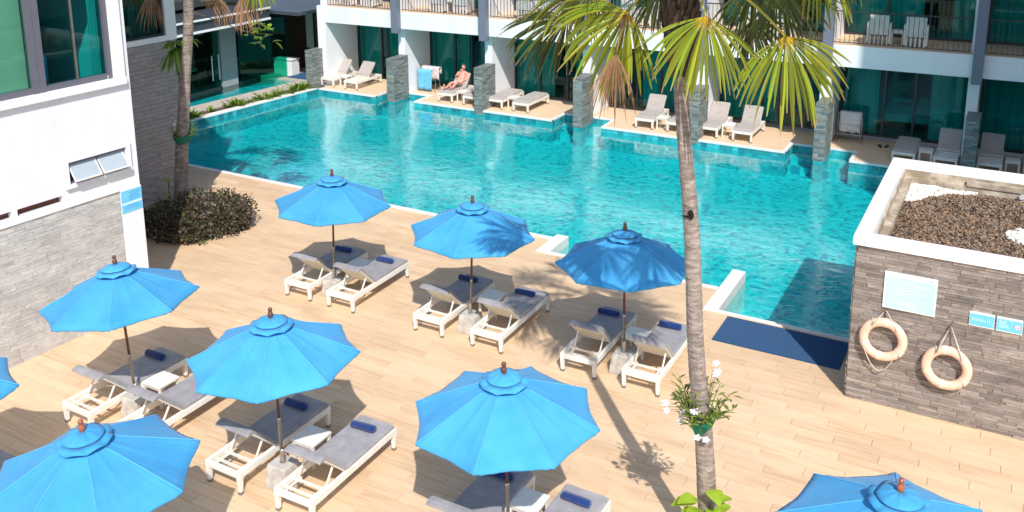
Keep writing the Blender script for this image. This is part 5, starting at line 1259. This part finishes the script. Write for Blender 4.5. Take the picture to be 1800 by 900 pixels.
# ================================================================ the sunbather
def skin_chain(bm_pts,edges,rad,name,mt,parent,sub=2,root=0):
    me=bpy.data.meshes.new(name); me.from_pydata(bm_pts,edges,[]); me.materials.append(M[mt]); o=bpy.data.objects.new(name,me); COL.objects.link(o); o.parent=parent
    o.modifiers.new('skin','SKIN')
    for i,r in enumerate(rad): v=me.skin_vertices[0].data[i]; v.radius=(r if hasattr(r,'__len__') else (r,r)); v.use_root=(i==root)
    s=o.modifiers.new('sub','SUBSURF'); s.levels=sub; s.render_levels=sub
    dg=bpy.context.evaluated_depsgraph_get(); ev=o.evaluated_get(dg); nm=bpy.data.meshes.new_from_object(ev); o.modifiers.clear(); o.data=nm
    nm.polygons.foreach_set('use_smooth',[True]*len(nm.polygons)); return o
man=empty('person',(-18.55,TLY,0),label='shirtless sunburnt man in pale shorts reclining on a terrace lounger, hand at chin',cat='person')
# local: feet towards -y, head towards +y, lounger top .43, hinge y=+.19
P=[(0,.16,.54),(0,.30,.62),(0,.42,.76),(0,.50,.89),(0,.53,.97),                 # pelvis .. neck
   (-.10,.12,.53),(-.13,-.20,.60),(-.10,-.56,.49),(-.11,-.60,.48),              # left leg
   (.10,.12,.53),(.14,-.18,.66),(.11,-.50,.50),(.11,-.56,.48),                  # right leg
   (-.17,.50,.87),(-.27,.36,.72),(-.10,.30,.84),(-.045,.38,.95),                # left arm up to chin
   (.17,.50,.87),(.26,.38,.68),(.12,.20,.63),(.06,.17,.63)]                     # right arm on belly
Ed=[(0,1),(1,2),(2,3),(3,4),(0,5),(5,6),(6,7),(7,8),(0,9),(9,10),(10,11),(11,12),(3,13),(13,14),(14,15),(15,16),(3,17),(17,18),(18,19),(19,20)]
Rd=[(.15,.11),(.155,.12),(.165,.115),(.12,.09),.06,.085,.062,.038,.04,.085,.062,.038,.04,.06,.043,.032,.028,.06,.043,.032,.028]
body=skin_chain(P,Ed,Rd,'body','skin',man)
# feet
for x,y in ((-.11,-.62),(.11,-.58)): skin_chain([(x,y+.03,.47),(x,y-.02,.50),(x*1.15,y-.05,.60),(x*1.2,y-.055,.66)],[(0,1),(1,2),(2,3)],[.035,.04,.038,.02],'foot','skin',man,1)
# hands with fingers
def hand(c,d,side,nm):
    c=Vector(c); d=Vector(d).normalized(); s=Vector(side).normalized(); pts=[c,c+d*.05]; ed=[(0,1)]; rad=[.026,.032]
    for k,l in enumerate((.055,.065,.062,.048)):
        b=c+d*.065+s*(-.027+.018*k); i=len(pts); pts+=[b,b+d*l*.5-Z*.006,b+d*l-Z*.022]; ed+=[(1,i),(i,i+1),(i+1,i+2)]; rad+=[.010,.009,.007]
    i=len(pts); b=c+d*.02-s*.034; pts+=[b,b+(d-s*.6).normalized()*.045]; ed+=[(0,i),(i,i+1)]; rad+=[.012,.009]
    skin_chain([tuple(p) for p in pts],ed,rad,nm,'skin',man,1)
hand((-.045,.38,.96),(.3,.5,.6),(1,0,-.3),'hand'); hand((.05,.17,.64),(-1,-.2,-.1),(0,1,.2),'hand')
# head
m=MB(); n=16; k_=12; hc=Vector((0,.55,1.10))
for i in range(k_+1):
    ph=-PI/2+PI*i/k_
    for j in range(n):
        a=2*PI*j/n; x=math.cos(a)*math.cos(ph); y=math.sin(a)*math.cos(ph); z=math.sin(ph)
        w=1-.22*max(0,-z)**1.5; fy=-y  # face looks to -y
        q=Vector((x*.078*w,y*.098*(1-.1*max(0,-z)),z*.118))
        if y<-.75 and -.35<z<.1 and abs(x)<.25: q.y-=.020*(1-abs(x)/.25)     # nose
        if y<-.6 and .05<z<.28: q.y+=.006*(1 if abs(x)>.2 else -.2)         # eye sockets under the brow
        if y<-.6 and -.62<z<-.4 and abs(x)<.35: q.y-=.006
        m.v.append(tuple(q))
for i in range(k_):
    for j in range(n): m.f.append((i*n+j,i*n+(j+1)%n,(i+1)*n+(j+1)%n,(i+1)*n+j)); m.mi.append(0)
hd_=m.build('head','skin',man,smooth=True); hd_.location=hc; hd_.rotation_euler=(.35,0,-.15)
for s in (-1,1):
    m=MB(); m.blob((s*.081,.01,-.005),(.012,.02,.032),8,6,.1); m.build('ear','skin',hd_,smooth=True)
    m=MB(); m.blob((s*.030,-.088,.018),(.012,.006,.006),8,5,0); m.build('eye','black',hd_,smooth=True)
m=MB(); m.blob((0,-.096,-.055),(.024,.005,.005),8,4,.05); m.build('mouth','red',hd_,smooth=True)
m=MB(); m.blob((0,.022,.02),(.083,.092,.112),14,9,.02); m.build('hair','hairgrey',hd_,smooth=True)
# shorts
skin_chain([(0,.22,.56),(0,.12,.545),(-.10,.10,.54),(-.125,-.08,.575),(.10,.10,.54),(.13,-.08,.60)],[(0,1),(1,2),(2,3),(1,4),(4,5)],[(.17,.125),(.165,.12),.105,.09,.105,.09],'shorts','shorts',man,2)
print('objects',len(bpy.data.objects))
